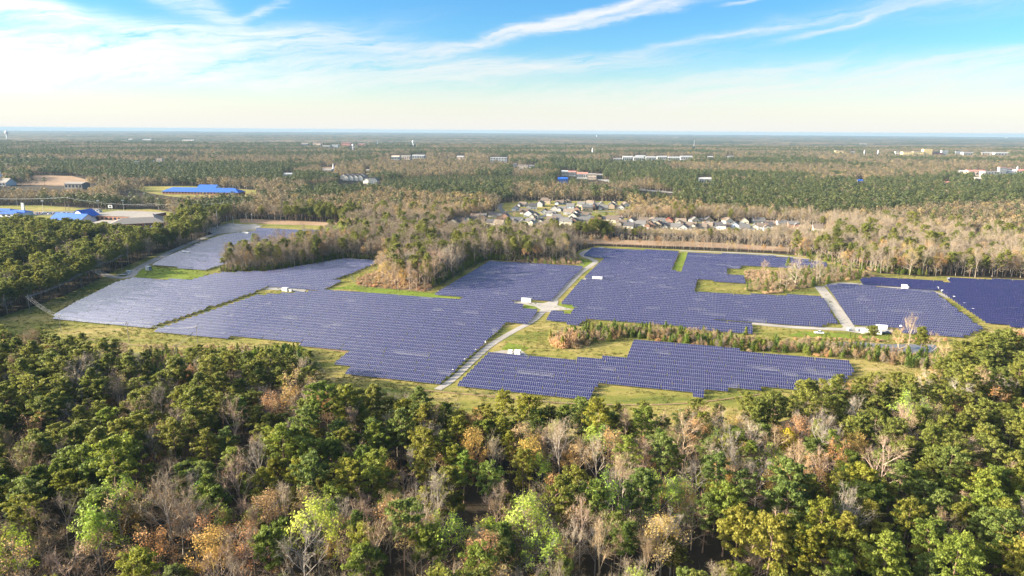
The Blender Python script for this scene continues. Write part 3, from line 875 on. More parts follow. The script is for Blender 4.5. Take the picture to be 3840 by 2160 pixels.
# ------------------------------------------------------------------ substation
p = at(786, 852); q = at(817, 854)
root = put('substation_gantry', None, loc=p, label='tall steel substation gantry with two masts', cat='gantry')
dq = q - p
for k, (o, h) in enumerate(((Vector((0, 0, 0)), 12.0), (dq, 21.0))):
    mb = MB(); mb.tube([o, o + Vector((0, 0, h))], [0.35, 0.22], 8)
    put('mast', mb.mesh('mast', [M['steel']]), root)
for z in (6.0, 8.6):
    mb = MB()
    for s_ in (-.25, .25):
        mb.tube([Vector((0, s_, z)), dq + Vector((0, s_, z))], [0.1, 0.1], 5)
    for i in range(9):
        a_ = dq * (i / 9); mb.strip(a_ + Vector((0, -.25, z)), dq * ((i + 1) / 9) + Vector((0, .25, z)), .05, .05)
    put('beam', mb.mesh('beam', [M['steel']]), root)
for i in range(3):
    mb = MB(); o = dq * ((i + 1) / 4); mb.tube([o + Vector((0, 0, 6)), o + Vector((0, 0, 5.2)), o + Vector((0, 0, 4.6))], [0.08, 0.2, 0.05], 6)
    put('insulator', mb.mesh('insulator', [M['white']]), root)
for i, (x, y, h) in enumerate(((852, 842, 12.5), (876, 848, 13.5), (925, 835, 13), (945, 833, 12))):
    root = put('lightning_mast', None, loc=at(x, y), label=f'slim steel mast in the substation yard, {ordinal(i)} from the gantry', cat='mast', group='slim steel masts in the substation')
    mb = MB(); mb.tube([(0, 0, 0), (0, 0, h * .6), (0, 0, h)], [0.30, 0.24, 0.10], 6); put('mast', mb.mesh('mast', [M['steel']]), root)
    mb = MB(); mb.box(0, 0, h * .82, 1.9, .2, .2, bottom=True); put('crossarm', mb.mesh('crossarm', [M['steel']]), root)
for i, (x, y) in enumerate(((780, 862), (793, 864), (806, 862), (788, 857), (760, 866), (800, 870))):
    big = i in (1, 4)
    root = put('transformer' if big else 'circuit_breaker', None, loc=at(x, y), rot=0.2, label=f'grey {"transformer" if big else "switchgear unit"} in the substation yard, {ordinal(i)} in the cluster by the gantry', cat='transformer' if big else 'switchgear', group='grey switchgear in the substation')
    w_ = 4.2 if big else 2.2
    mb = MB(); mb.box(0, 0, 0.3, w_, w_ * .6, 2.6 if big else 1.6); mb.box(0, 0, 0, w_ * 1.1, w_ * .7, .3); put('tank', mb.mesh('tank', [M['steel']]), root)
    for k in range(3):
        mb = MB(); mb.tube([((k - 1) * w_ * .3, 0, 2.6 if big else 1.6), ((k - 1) * w_ * .3, 0, 4.4 if big else 3.2)], [.22, .08], 6); put('bushing', mb.mesh('bushing', [M['white']]), root)
    if big:
        for s_ in (-1, 1):
            mb = MB()
            for k in range(6): mb.box(-1.5 + k * .6, s_ * (w_ * .3 + .35), .5, .12, .7, 2.0, bottom=True)
            put('radiator', mb.mesh('radiator', [M['steel']]), root)


# ------------------------------------------------------------------ buildings
def gable_roof(mb, sx, sy, z, rise, over=0.45, axis='x', th=0.22, ox=0, oy=0, mi=0):
    hx, hy = sx / 2 + over, sy / 2 + over
    if axis == 'y': hx, hy = hy, hx
    dz = over * rise / ((sy if axis == 'x' else sx) / 2)
    prof = [(-hy, z - dz), (0, z + rise), (hy, z - dz)]
    def T(x, y, zz): return (ox + x, oy + y, zz) if axis == 'x' else (ox + y, oy + x, zz)
    for (ya, za), (yb, zb) in zip(prof, prof[1:]):
        top = [T(-hx, ya, za + th), T(hx, ya, za + th), T(hx, yb, zb + th), T(-hx, yb, zb + th)]
        bot = [T(-hx, ya, za + .02), T(hx, ya, za + .02), T(hx, yb, zb + .02), T(-hx, yb, zb + .02)]
        mb.face(top, mi); mb.face(bot[::-1], mi)
        for i in range(4): mb.face((bot[i], bot[(i + 1) % 4], top[(i + 1) % 4], top[i]), mi)


def gable_walls(mb, sx, sy, h, rise, axis='x', ox=0, oy=0, mi=0):
    mb.box(ox, oy, 0, sx, sy, h, mi)
    if axis == 'x':
        for s_ in (-1, 1):
            x = ox + s_ * sx / 2
            mb.face(((x, oy - sy / 2, h), (x, oy + sy / 2, h), (x, oy, h + rise)), mi)
    else:
        for s_ in (-1, 1):
            y = oy + s_ * sy / 2
            mb.face(((ox - sx / 2, y, h), (ox + sx / 2, y, h), (ox, y, h + rise)), mi)


def hip_roof(mb, sx, sy, z, rise, over=0.5, mi=0):
    hx, hy = sx / 2 + over, sy / 2 + over
    r_ = max(0.0, hx - hy)
    A = [(-hx, -hy, z), (hx, -hy, z), (hx, hy, z), (-hx, hy, z)]
    B = [(-r_, 0, z + rise), (r_, 0, z + rise)]
    mb.face((A[0], A[1], B[1], B[0]), mi); mb.face((A[1], A[2], B[1]), mi)
    mb.face((A[2], A[3], B[0], B[1]), mi); mb.face((A[3], A[0], B[0]), mi)
    mb.face(A[::-1], mi)


HT = []
for k, (sx, sy, h, rise, ax, wing) in enumerate([(14, 11, 3.2, 4.0, 'x', 1), (12, 13, 3.3, 4.4, 'y', 0), (13, 11, 5.6, 3.6, 'x', 2), (16, 11, 3.2, 4.2, 'x', 1), (12, 12, 5.4, 4.2, 'y', 1)]):
    wl, rf = MB(), MB()
    gable_walls(wl, sx, sy, h, rise, ax); gable_roof(rf, sx, sy, h, rise, axis=ax)
    if wing:
        ww, wd = (6.5, 5.0)
        wx = sx * (-0.25 if wing == 1 else 0.25)
        gable_walls(wl, ww, wd, h * .98, rise * .62, 'y', wx, -sy / 2 - wd / 2 + 0.01); gable_roof(rf, ww, wd + 3.0, h * .98, rise * .62, axis='y', ox=wx, oy=-sy / 2 - wd / 2 + 1.5)
        gy = -sy / 2 - wd
        gx = wx
    else:
        gy, gx = -sy / 2, -sx * .22
    gd = MB(); gd.box(gx, gy - .03, 0, 4.8, .06, 2.3, bottom=True)
    dr = MB(); dr.box(sx * .12 if wing != 2 else -sx * .1, -sy / 2 - .03, 0, 1.2, .06, 2.2, bottom=True)
    win = []
    for (x, y, z, along) in [(sx * .32 if wing != 2 else -sx * .33, -sy / 2 - .03, 1.0, 'x'), (-sx / 2 - .03, -sy * .22, 1.0, 'y'), (-sx / 2 - .03, sy * .22, 1.0, 'y'), (sx / 2 + .03, -sy * .2, 1.0, 'y'), (sx / 2 + .03, sy * .2, 1.0, 'y')] + ([(sx * .3, -sy / 2 - .03, 3.7, 'x'), (0, -sy / 2 - .03, 3.7, 'x'), (-sx / 2 - .03, 0, 3.8, 'y')] if h > 5 else []):
        m_ = MB(); m_.box(x, y, z, 1.5 if along == 'x' else .06, .06 if along == 'x' else 1.5, 1.4, bottom=True)
        win.append(m_.mesh('window', [M['window']]))
    ch = MB(); ch.box(sx * .3 if ax == 'x' else 2.0, sy * .18 if ax == 'x' else sy * .2, h + rise * .3, .9, .7, rise * .95, bottom=True)
    HT.append(dict(wall=wl.mesh('wall', [M['wall_paint']]), roof=rf.mesh('roof', [M['shingle']]), garage=gd.mesh('garage_door', [M['white']]), door=dr.mesh('door', [M['dark']]), win=win, ch=ch.mesh('chimney', [M['brick']]), size=(sx, sy)))

WALLS = [('white', (0.52, 0.50, 0.47)), ('cream', (0.42, 0.38, 0.31)), ('tan', (0.32, 0.255, 0.19)), ('pale grey', (0.33, 0.33, 0.325)), ('brick', (0.25, 0.15, 0.11)), ('pale blue', (0.30, 0.35, 0.41))]
ROOFS = [('brown', (0.135, 0.105, 0.085)), ('grey', (0.125, 0.12, 0.118)), ('dark', (0.07, 0.066, 0.07)), ('tan', (0.20, 0.16, 0.125))]
visible = []      # picture boxes that trees must not cover: (x0, y0, x1, y1)


def house(x, y, where, tk=None, wk=None, rk=None, rot=None):
    k = rng.randrange(5) if tk is None else tk
    T = HT[k]
    wn_, wc = WALLS[rng.choice((0, 1, 1, 2, 2, 3, 3, 4, 4, 5)) if wk is None else wk]
    rn_, rc = ROOFS[rng.choice((0, 0, 1, 1, 2, 3)) if rk is None else rk] if not isinstance(rk, tuple) else rk
    p = at(x, y)
    r_ = (R(-14) + rng.choice((0, 0, R(90), R(180), R(-90))) + rng.gauss(0, 0.12)) if rot is None else rot
    root = put('house', None, loc=p, rot=r_, scale=.97, label=f'{wn_} house with {rn_} roof, {where}', cat='house', group='houses of the estate beyond the solar field')
    put('wall', T['wall'], root, color=wc)
    rf = put('roof', T['roof'], root, color=rc)
    if rng.random() < .5: put('chimney', T['ch'], rf)
    put('garage_door', T['garage'], root); put('door', T['door'], root)
    for m_ in T['win']: put('window', m_, root)
    visible.append((x - 20, y - 26, x + 20, y + 1))


ROWSH = [
    ('along the rear of the estate', [(1961, 773), (2028, 773), (2043, 762), (2099, 766), (2129, 764), (2181, 773), (2214, 768), (2255, 773), (2300, 773), (2345, 774)]),
    ('in the rear street', [(1935, 788), (1968, 800), (2000, 784), (2024, 774), (2080, 788), (2108, 790), (2140, 780), (2162, 792), (2196, 788), (2226, 786), (2262, 785), (2292, 782), (2330, 784)]),
    ('in the middle street', [(1982, 812), (2006, 821), (2043, 800), (2070, 814), (2088, 821), (2140, 806), (2160, 812), (2150, 822), (2200, 818)]),
    ('in the front street', [(1937, 834), (1961, 842), (1991, 844), (2028, 840), (2069, 836), (2095, 834), (2118, 843), (2140, 830), (2152, 842), (2190, 838), (2244, 830), (2270, 831), (2290, 834), (2318, 833)]),
    ('in the eastern back row', [(2330, 843), (2366, 842), (2412, 836), (2449, 836), (2476, 843), (2508, 836), (2552, 838), (2602, 832), (2654, 832), (2728, 836), (2790, 836), (2845, 836)]),
    ('in the eastern front row', [(2360, 855), (2404, 854), (2438, 856), (2468, 855), (2502, 855), (2535, 859), (2562, 860), (2592, 858), (2625, 859), (2652, 858), (2690, 859), (2716, 858), (2755, 858), (2790, 861), (2830, 861), (2858, 863), (2876, 853)]),
    ('at the western cul-de-sac', [(1702, 840), (1724, 836), (1756, 832), (1782, 826), (1808, 824), (1855, 814), (1873, 846), (1848, 842), (1893, 822)]),
    ('at the far eastern end', [(2896, 848), (2930, 851), (2972, 855), (3064, 868)]),
]
for where, pts in ROWSH:
    for i, (x, y) in enumerate(sorted(pts)):
        kw = {}
        if (x, y) == (2508, 836): kw = dict(tk=1, wk=4, rk=('red-brown', (0.42, 0.12, 0.07)), rot=R(-20))
        if (x, y) in ((2728, 836), (2345, 774), (2449, 836)): kw = dict(tk=1, wk=0, rot=R(10))
        house(x, y, f'{ordinal(i)} from the west {where}', **kw)
ribbon('residential_street', [(1700, 846), (1850, 836), (1930, 824), (1990, 830), (2200, 846), (2330, 850), (2600, 848), (2880, 860), (3020, 862)], 8, 0.27, M['asphalt'])
ribbon('residential_street', [(1880, 800), (1930, 790), (2000, 792), (2150, 798), (2330, 792)], 8, 0.28, M['asphalt'])
ribbon('residential_street', [(1930, 824), (1900, 806), (1870, 780), (1880, 765)], 8, 0.275, M['asphalt'])
ribbon('residential_street', [(1990, 830), (2030, 815), (2060, 800)], 8, 0.285, M['asphalt'])


def windows_on(root, sx, h, n, storeys, y, name='window'):
    for s_ in range(storeys):
        for i in range(n):
            mb = MB(); mb.box(-sx / 2 + sx * (i + .5) / n, y, h * (s_ + .35) / storeys, sx / n * .55, .08, h / storeys * .42, bottom=True)
            put(name, mb.mesh(name, [M['window']]), root)


def building(name, x, y, sx, sy, h, label, wall, roof, rise=0, rot=R(-10), nwin=6, storeys=1, clear=True, z=0.0, cat='building', kind='gable', group=None):
    p = at(x, y, z); p.z = 0
    root = put(name, None, loc=p, rot=rot, label=label, cat=cat, group=group)
    mb = MB()
    if rise and kind == 'gable': gable_walls(mb, sx, sy, h, rise)
    else: mb.box(0, 0, 0, sx, sy, h)
    put('wall', mb.mesh('wall', [wall]), root)
    mb = MB()
    if rise and kind == 'gable': gable_roof(mb, sx, sy, h, rise, 0.8)
    elif rise: hip_roof(mb, sx, sy, h + .01, rise, 0.9)
    else: mb.box(0, 0, h + .01, sx + .6, sy + .6, .6, bottom=True)
    put('roof', mb.mesh('roof', [roof]), root)
    if nwin: windows_on(root, sx, h, nwin, storeys, -sy / 2 - .04)
    if clear:
        dist = p.length
        w2 = sx / dist * F / 2
        visible.append((x - w2 - 4, y - (h + rise) * F / dist, x + w2 + 4, y + 2))
    return root


# school by the car park
building('school_hall', 275, 838, 48, 24, 6, 'white school hall with a long bright blue gabled roof', M['white'], M['blue_roof'], 7, R(-14), 10)
b_ = building('school_entrance', 322, 828, 20, 30, 7.5, 'tall blue-roofed school entrance hall with a white gable', M['white'], M['blue_roof'], 7.5, R(68), 5)
building('school_wing', 480, 822, 78, 52, 7, 'brick school wing with a wide flat grey roof', M['brick'], M['grey_roof'], 0, R(-12), 12)
building('school_wing', 520, 848, 60, 26, 5, 'brown hip-roofed school wing beside the visitor parking', M['brick'], M['grey_roof'], 6, R(24), 10, kind='hip')
building('school_wing', 552, 838, 44, 26, 6, 'hip-roofed school block at the eastern end', M['brick'], M['grey_roof'], 7, R(-8), 8, kind='hip')
building('school_porch', 536, 843, 9, 9, 4, 'small blue-gabled porch on the brown school wing', M['blue'], M['blue_roof'], 3, R(-60), 2)
building('school_wing', 415, 848, 40, 20, 4.5, 'low brown roofed school block behind the dark pines', M['brick'], M['grey_roof'], 3, R(-10), 6, kind='hip')
building('blue_school', 765, 728, 150, 26, 5, 'long distant school with bright blue metal roof', M['brick'], M['blue_roof'], 7, R(-6), 24, kind='hip')
building('blue_school', 785, 722, 36, 30, 7, 'raised blue-roofed hall in the middle of the long distant school', M['white'], M['blue_roof'], 8, R(-6), 6)
building('blue_school', 862, 729, 34, 28, 5, 'eastern end block of the long distant blue-roofed school', M['brick'], M['blue_roof'], 7, R(-6), 6, kind='hip')
building('church', 8, 695, 50, 26, 6, 'grey-roofed church hall at the edge of the sandy field', M['white'], M['grey_roof'], 9, R(-14), 6, cat='church')
root = put('church_steeple', None, loc=at(5, 690), label='white church steeple above the grey church roof', cat='steeple')
mb = MB(); mb.box(0, 0, 0, 5, 5, 20); put('tower', mb.mesh('tower', [M['white']]), root)
mb = MB(); mb.tube([(0, 0, 20), (0, 0, 40)], [2.6, 0.1], 8); put('spire', mb.mesh('spire', [M['white']]), root)
root = put('sign_tower', None, loc=at(88, 790), rot=R(-10), label='tall white sign tower beside the cleared strip', cat='sign')
mb = MB(); mb.box(0, 0, 0, 4.4, 1.6, 11); put('panel', mb.mesh('panel', [M['white']]), root)
mb = MB(); mb.box(0, 0, 11.01, 4.8, 1.9, .5, bottom=True); put('cap', mb.mesh('cap', [M['steel']]), root)
visible.append((80, 766, 96, 791))
root = put('scoreboard', None, loc=at(415, 788), rot=R(-8), label='small white scoreboard facing the ballfield', cat='scoreboard')
mb = MB(); mb.box(0, 0, 3.5, 7, .5, 4.2, bottom=True); put('board', mb.mesh('board', [M['white']]), root)
mb = MB(); mb.box(0, -.28, 4.4, 3.2, .06, 2.2, bottom=True); put('display', mb.mesh('display', [M['dark']]), root)
mb = MB(); mb.box(-2.5, 0, 0, .3, .3, 3.5); mb.box(2.5, 0, 0, .3, .3, 3.5); put('posts', mb.mesh('posts', [M['steel']]), root)
building('ticket_booth', 358, 795, 16, 6, 4, 'small white booth beside the ballfield mast', M['white'], M['grey_roof'], 0, R(-5), 3)
for i, (x, y, sx) in enumerate([(10, 800, 40), (40, 812, 34), (75, 806, 30)]):
    building('covered_stand', x, y, sx, 14, 4.5, ['blue-roofed pool shelter at the picture edge', 'low blue-roofed shelter beside the green court', 'white and blue shelter at the end of the car row'][i], M['white'], M['blue_roof'], 2.5, R(-8), 4, kind='hip')
sheet('car_park', [(120, 795), (260, 791), (400, 797), (400, 812), (300, 810), (120, 806)], 0.10, M['asphalt'])
sheet('car_park', [(-60, 800), (110, 797), (110, 822), (-60, 826)], 0.11, M['asphalt'])
sheet('car_park', [(520, 862), (575, 843), (630, 838), (625, 850), (570, 862), (530, 870)], 0.12, M['asphalt'])
sheet('green_court', [(0, 792), (75, 793), (85, 802), (10, 804)], 0.16, M['lush_grass'])
sheet('ballfield_dirt', [(420, 792), (520, 789), (560, 795), (460, 800)], 0.13, M['sand'])
visible += [(100, 786, 660, 815), (-100, 775, 120, 830), (510, 836, 640, 866), (300, 775, 540, 800), (100, 812, 240, 838)]
visible += [(455, 696, 960, 722), (30, 657, 368, 697)]
visible += [(960, 818, 1270, 842)]

# parked cars
mb = MB()
mb.box(0, 0, 0.32, 4.4, 1.78, 0.62, 0, bottom=True)
def cabin(mb, zs, xs0, xs1, w0, w1, mi):
    A = [(xs0[0], -w0, zs[0]), (xs0[1], -w0, zs[0]), (xs0[1], w0, zs[0]), (xs0[0], w0, zs[0])]
    B = [(xs1[0], -w1, zs[1]), (xs1[1], -w1, zs[1]), (xs1[1], w1, zs[1]), (xs1[0], w1, zs[1])]
    for i in range(4): mb.face((A[i], A[(i + 1) % 4], B[(i + 1) % 4], B[i]), mi)
    return B
Bt = cabin(mb, (0.941, 1.40), (-1.7, 1.05), (-1.15, 0.45), 0.84, 0.70, 1)
mb.face(Bt, 0)
for x in (-1.35, 1.35):
    for y in (-0.82, 0.82):
        mb.tube([(x, y - .11, .34), (x, y + .11, .34)], [.34, .34], 10, 2)
CAR = mb.mesh('parked_car', [M['car_paint'], M['window'], M['rubber']])
mb = MB(); mb.box(0, 0, 0.45, 5.4, 1.9, 0.7, 0, bottom=True); Bt = cabin(mb, (1.151, 1.85), (-0.6, 1.4), (-0.35, 0.9), 0.9, 0.75, 1); mb.face(Bt, 0)
for x in (-1.65, 1.65):
    for y in (-0.86, 0.86): mb.tube([(x, y - .12, .4), (x, y + .12, .4)], [.4, .4], 10, 2)
TRUCK = mb.mesh('pickup_truck', [M['car_paint'], M['window'], M['rubber']])
CC = [('white', (0.8, 0.8, 0.8)), ('silver', (0.5, 0.5, 0.52)), ('black', (0.02, 0.02, 0.022)), ('grey', (0.16, 0.165, 0.17)), ('dark blue', (0.03, 0.05, 0.14)), ('red', (0.35, 0.03, 0.03))]
lots = [('in the back row of the school car park', (138, 800), (255, 800), 15), ('in the middle row of the school car park', (150, 803), (300, 805), 18), ('in the front row of the school car park', (300, 803), (388, 808), 10),
        ('at the pool car park', (-10, 808), (95, 806), 10), ('beside the pool shelters', (0, 818), (80, 815), 7), ('beside the brown school wing', (540, 858), (612, 845), 6)]
for where, a_, b_, n in lots:
    for i in range(n):
        f_ = (i + rng.uniform(-.25, .25)) / max(1, n - 1)
        cn, cc = rng.choice(CC)
        put('parked_car', CAR, None, at(a_[0] + (b_[0] - a_[0]) * f_, a_[1] + (b_[1] - a_[1]) * f_) + Vector((0, 0, .13)), R(76) + rng.gauss(0, .05), 1.15, cc, f'{cn} car {where}, {ordinal(i)} from the west', 'car', 'cars parked at the school')
for x, y, cn, cc, lab, mesh, nm, cat in [(3071, 1253, 'white', (.75, .76, .78), 'pale pickup truck on the grass north of the pond', TRUCK, 'pickup_truck', 'pickup truck'), (3325, 1254, 'black', (.03, .035, .05), 'dark pickup truck behind the cream containers', TRUCK, 'pickup_truck', 'pickup truck'),
                                         (470, 1031, 'grey', (.16, .17, .19), 'dark grey pickup at the western road fork', TRUCK, 'pickup_truck', 'pickup truck')]:
    put(nm, mesh, None, at(x, y) + Vector((0, 0, .25)), R(-8), 1.0, cc, lab, cat)
p = at(462, 1034)
root = put('flat_trailer', None, loc=p + Vector((0, 0, .25)), rot=R(40), label='long flat trailer at the western road fork', cat='trailer')
mb = MB(); mb.box(0, 0, .7, 9, 2.3, .25, bottom=True); put('bed', mb.mesh('bed', [M['steel']]), root)
mb = MB()
for x in (-2.6, -1.6): 
    for y in (-1, 1): mb.tube([(x, y - .12, .4), (x, y + .12, .4)], [.4, .4], 10)
put('wheels', mb.mesh('wheels', [M['rubber']]), root)

# townhouses and far-off town (ids read from what shows above the woods)
tw_w, tw_r = plain('townhouse_wall', (0.72, 0.66, 0.55), .8, .2), plain('townhouse_roof', (0.26, 0.21, 0.17), .9, .1)
for i in range(9):
    building('townhouse', 1292 + i * 9.0, 668 + (i % 2) * 5, 17, 15, 7, f'cream gabled townhouse in the far terrace, {ordinal(i)} from the west', tw_w, tw_r, 6, R(80), 2, 2, z=2, cat='house', group='far cream townhouses')
for i in range(6):
    building('townhouse', 1376 + i * 6.4, 684, 14, 13, 7, f'cream gabled townhouse in the nearer terrace, {ordinal(i)} from the west', tw_w, tw_r, 6, R(80), 2, 2, z=2, cat='house', group='near cream townhouses')
c_tan, c_red, c_yel = plain('tan_block', (0.55, 0.44, 0.34)), plain('red_block', (0.42, 0.18, 0.14)), plain('yellow_block', (0.72, 0.55, 0.24))
FARB = [  # x0, y0, x1, y1, wall, roof, label, storeys
    (1247, 541, 1271, 552, 'steel', 'steel', 'glassy green-grey office block in the distant town', 4), (1176, 536, 1206, 544, 'tan', 'red', 'pinkish low block at the west of the distant town', 2), (1284, 534, 1318, 545, 'red', 'red', 'reddish block behind the near water tower', 2),
    (1345, 537, 1372, 545, 'red', 'grey', 'reddish low block east of the near water tower', 2), (1132, 537, 1157, 545, 'grey', 'grey', 'dark low block at the far west of the distant town', 1), (1210, 545, 1240, 552, 'white', 'grey', 'white low block before the office block', 1),
    (1470, 583, 1500, 592, 'white', 'tan', 'white low roofs above the brown wood, western group', 1), (1506, 582, 1541, 591, 'tan', 'grey', 'tan low roofs above the brown wood, middle group', 1), (1548, 580, 1594, 587, 'white', 'white', 'long white shed above the brown wood', 1), (1714, 584, 1740, 590, 'tan', 'white', 'small pale shed above dark pines', 1),
    (1840, 589, 1903, 599, 'white', 'white', 'long white warehouse above the brown wood', 2), (1066, 648, 1098, 655, 'steel', 'steel', 'pale blue shed in the left middle woods', 1), (1375, 634, 1385, 641, 'yel', 'grey', 'tiny yellow house in the brown wood', 1),
    (1942, 617, 1980, 629, 'tan', 'grey', 'tan block with small windows above brown trees', 3), (1983, 617, 2004, 627, 'white', 'grey', 'pale block beside the tan block', 2), (1925, 613, 1938, 622, 'white', 'grey', 'small white block at the edge of the tan group', 2),
    (2106, 638, 2130, 646, 'white', 'white', 'white shed at the west of the red-trimmed group', 1), (2132, 640, 2160, 648, 'white', 'red', 'white shed with red roof edge', 1), (2163, 645, 2203, 657, 'white', 'red', 'long white building with red stripe', 1), (2205, 649, 2236, 659, 'tan', 'white', 'tan and white shop block', 2), (2238, 651, 2258, 658, 'grey', 'grey', 'grey shed at the east of the white group', 1),
    (2093, 664, 2129, 672, 'blue', 'blue', 'low blue-roofed shed by the plantation', 1), (2620, 664, 2665, 678, 'white', 'white', 'white metal barn standing in the brown wood', 1),
    (2334, 584, 2372, 597, 'white', 'white', 'white industrial roof at the west of the bright strip', 1), (2376, 586, 2412, 596, 'white', 'white', 'second white roof of the bright strip', 1), (2384, 582, 2420, 588, 'white', 'white', 'white roof at the rear of the bright strip', 1), (2422, 586, 2458, 594, 'white', 'white', 'middle white warehouse of the bright strip', 1), (2464, 584, 2500, 592, 'white', 'white', 'large white warehouse of the bright strip', 1), (2506, 587, 2548, 595, 'white', 'white', 'eastern white warehouse of the bright strip', 1), (2552, 584, 2594, 592, 'white', 'white', 'white warehouse at the east end of the bright strip', 1), (2300, 592, 2330, 598, 'white', 'grey', 'small pale roofs west of the bright strip', 1),
    (2654, 585, 2672, 590, 'white', 'white', 'tiny white roof east of the bright strip', 1), (2730, 584, 2748, 589, 'white', 'grey', 'tiny pale roof further east', 1),
    (3461, 560, 3488, 577, 'yel', 'yel', 'tall tan-yellow tower block of the eastern town', 6), (3530, 565, 3550, 577, 'white', 'white', 'white tower block of the eastern town', 5), (3582, 568, 3606, 576, 'white', 'white', 'white slab block of the eastern town', 3), (3357, 568, 3380, 576, 'white', 'grey', 'low white block at the west of the eastern town', 2), (3384, 570, 3420, 577, 'yel', 'tan', 'low tan block of the eastern town', 2), (3424, 569, 3456, 577, 'yel', 'grey', 'low tan block beside the tower', 2), (3492, 572, 3526, 577, 'red', 'grey', 'low brick block between the towers', 2),
    (3611, 571, 3645, 577, 'white', 'grey', 'low pale block east of the white slab', 1), (3681, 571, 3720, 577, 'tan', 'white', 'long low pale block in the eastern town', 1), (3730, 572, 3775, 578, 'white', 'white', 'low white block at the eastern end of town', 1), (3130, 565, 3160, 572, 'yel', 'tan', 'tan dome-roofed hall west of the spires', 2), (3228, 539, 3247, 542, 'white', 'white', 'white arena roof far on the plain', 1), (3190, 568, 3204, 572, 'white', 'grey', 'little pale house between hall and spire', 1),
    (3745, 628, 3766, 650, 'white', 'red', 'tall white block with red roof near the eastern edge', 5), (3767, 631, 3792, 640, 'white', 'red', 'white wing with red roof beside the tall block', 2), (3768, 642, 3802, 650, 'white', 'white', 'low white hall before the red-roofed wing', 1), (3629, 638, 3681, 648, 'tan', 'red', 'low building with long red roof at the eastern edge', 1), (3596, 639, 3626, 646, 'white', 'white', 'low white building west of the red roof', 1), (3690, 643, 3742, 651, 'white', 'grey', 'long pale parking deck at the eastern edge', 2), (3810, 636, 3850, 643, 'tan', 'red', 'brick house at the eastern picture edge', 1),
    (3215, 673, 3232, 679, 'steel', 'blue', 'small blue-grey roof hidden in the brown wood', 1), (3655, 665, 3672, 674, 'tan', 'tan', 'small tan house above the pine wood', 1), (3540, 680, 3556, 685, 'tan', 'red', 'tiny brick house above the pine wood', 1), (540, 522, 570, 527, 'white', 'white', 'white roof far out on the western plain', 1), (485, 521, 500, 525, 'white', 'white', 'tiny white roofs far out on the western plain', 1), (690, 524, 730, 529, 'tan', 'white', 'pale roofs far out on the western plain, eastern group', 1), (258, 683, 320, 691, 'grey', 'grey', 'low dark shed on the sandy field', 1), (590, 594, 612, 606, 'tan', 'grey', 'big pale house in the western brown wood', 2),
    (1212, 632, 1246, 640, 'tan', 'grey', 'pale clearing house near the tall spire', 1), (3657, 884, 3670, 889, 'steel', 'steel', 'blue-grey shed in the dark clearing near the eastern edge', 1)]
MAT = {'white': plain('far_white_wall', (0.33, 0.33, 0.32)), 'grey': M['grey_roof'], 'steel': M['steel'], 'tan': c_tan, 'red': c_red, 'yel': c_yel, 'blue': M['blue_roof']}
for (x0, y0, x1, y1, wl, rf, lab, st_) in FARB:
    zb = 9.0
    p = at((x0 + x1) / 2, y1, zb)
    dist = p.length
    sx = (x1 - x0) * dist / F * 0.96
    hh = zb + (y1 - y0) * dist / F * 0.9
    low_ = st_ == 1
    building('warehouse' if low_ else 'town_block', (x0 + x1) / 2, y1, sx, max(12, min(40, sx * .6)), hh * (0.8 if low_ else .94), lab, MAT[wl], MAT[rf], hh * .2 if low_ else 0, R(-6), 5 if low_ else 6, st_, z=zb, group='far-off buildings above the woods', clear=False)
    visible.append((x0 - 1, y0, x1 + 1, y1 - 3))

# water towers, spires, antenna masts
for i, (x, y0, y1) in enumerate([(1324, 541, 556), (1550, 528, 545), (28, 497, 520), (2237, 507, 514), (3773, 515, 520)]):
    p = at(x, y1, 9); dist = p.length; p.z = 0
    h = 9 + (y1 - y0) * dist / F
    r_ = h * 0.20
    root = put('water_tower', None, loc=p, label=['white water tower in front of the distant red blocks', 'taller white water tower standing alone on the plain', 'hazy white tower at the western horizon', 'tiny white tower on the horizon above the plain', 'tiny white tower on the eastern horizon'][i], cat='water tower', group='white water towers on the plain')
    mb = MB(); mb.tube([(0, 0, 0), (0, 0, h * .1), (0, 0, h * .66)], [r_ * .62, r_ * .42, r_ * .42], 12); put('stem', mb.mesh('stem', [M['white']]), root)
    mb = MB(); mb.tube([(0, 0, h * .60), (0, 0, h * .72), (0, 0, h * .90), (0, 0, h)], [r_ * .45, r_, r_, r_ * .4], 16); put('bowl', mb.mesh('bowl', [M['white']]), root)
    visible.append((x - 8, y0, x + 8, y1))
for i, (x, y0, y1, w_) in enumerate([(2222, 553, 566, 4), (3241, 563, 574, 4), (3292, 563, 574, 4), (1250, 612, 634, 3), (2602, 527, 552, 1.6), (3815, 625, 634, 4), (1415, 527, 540, 1.6), (2238, 505, 512, 3)]):
    p = at(x, y1, 9); dist = p.length; p.z = 0
    h = 9 + (y1 - y0) * dist / F
    mast = w_ < 2
    root = put('antenna_mast' if mast else 'church_spire', None, loc=p, label=['white church spire above the wood below the horizon', 'white spire in the eastern town, western of two', 'white spire in the eastern town, eastern of two', 'slim pale spire near the small western clearing', 'tall thin antenna mast on the plain', 'white cupola at the eastern picture edge', 'thin antenna mast behind the distant town', 'tiny pale spire just under the horizon'][i], cat='antenna mast' if mast else 'spire', group='far masts' if mast else 'far white spires')
    mb = MB(); mb.tube([(0, 0, 0), (0, 0, h * .45)], [w_, w_], 8 if not mast else 4); put('tower' if not mast else 'lattice', mb.mesh('tower', [M['white']]), root)
    mb = MB(); mb.tube([(0, 0, h * .45), (0, 0, h)], [w_ * .9, .15 if not mast else w_ * .5], 8 if not mast else 4); put('spire' if not mast else 'upper_lattice', mb.mesh('spire', [M['white']]), root)
    visible.append((x - 3, y0 + (y1 - y0) * .3, x + 3, y1))
ribbon('highway', [(2200, 668), (2260, 672), (2330, 690), (2400, 712), (2460, 716), (2530, 722)], 30, 0.15, M['concrete'])
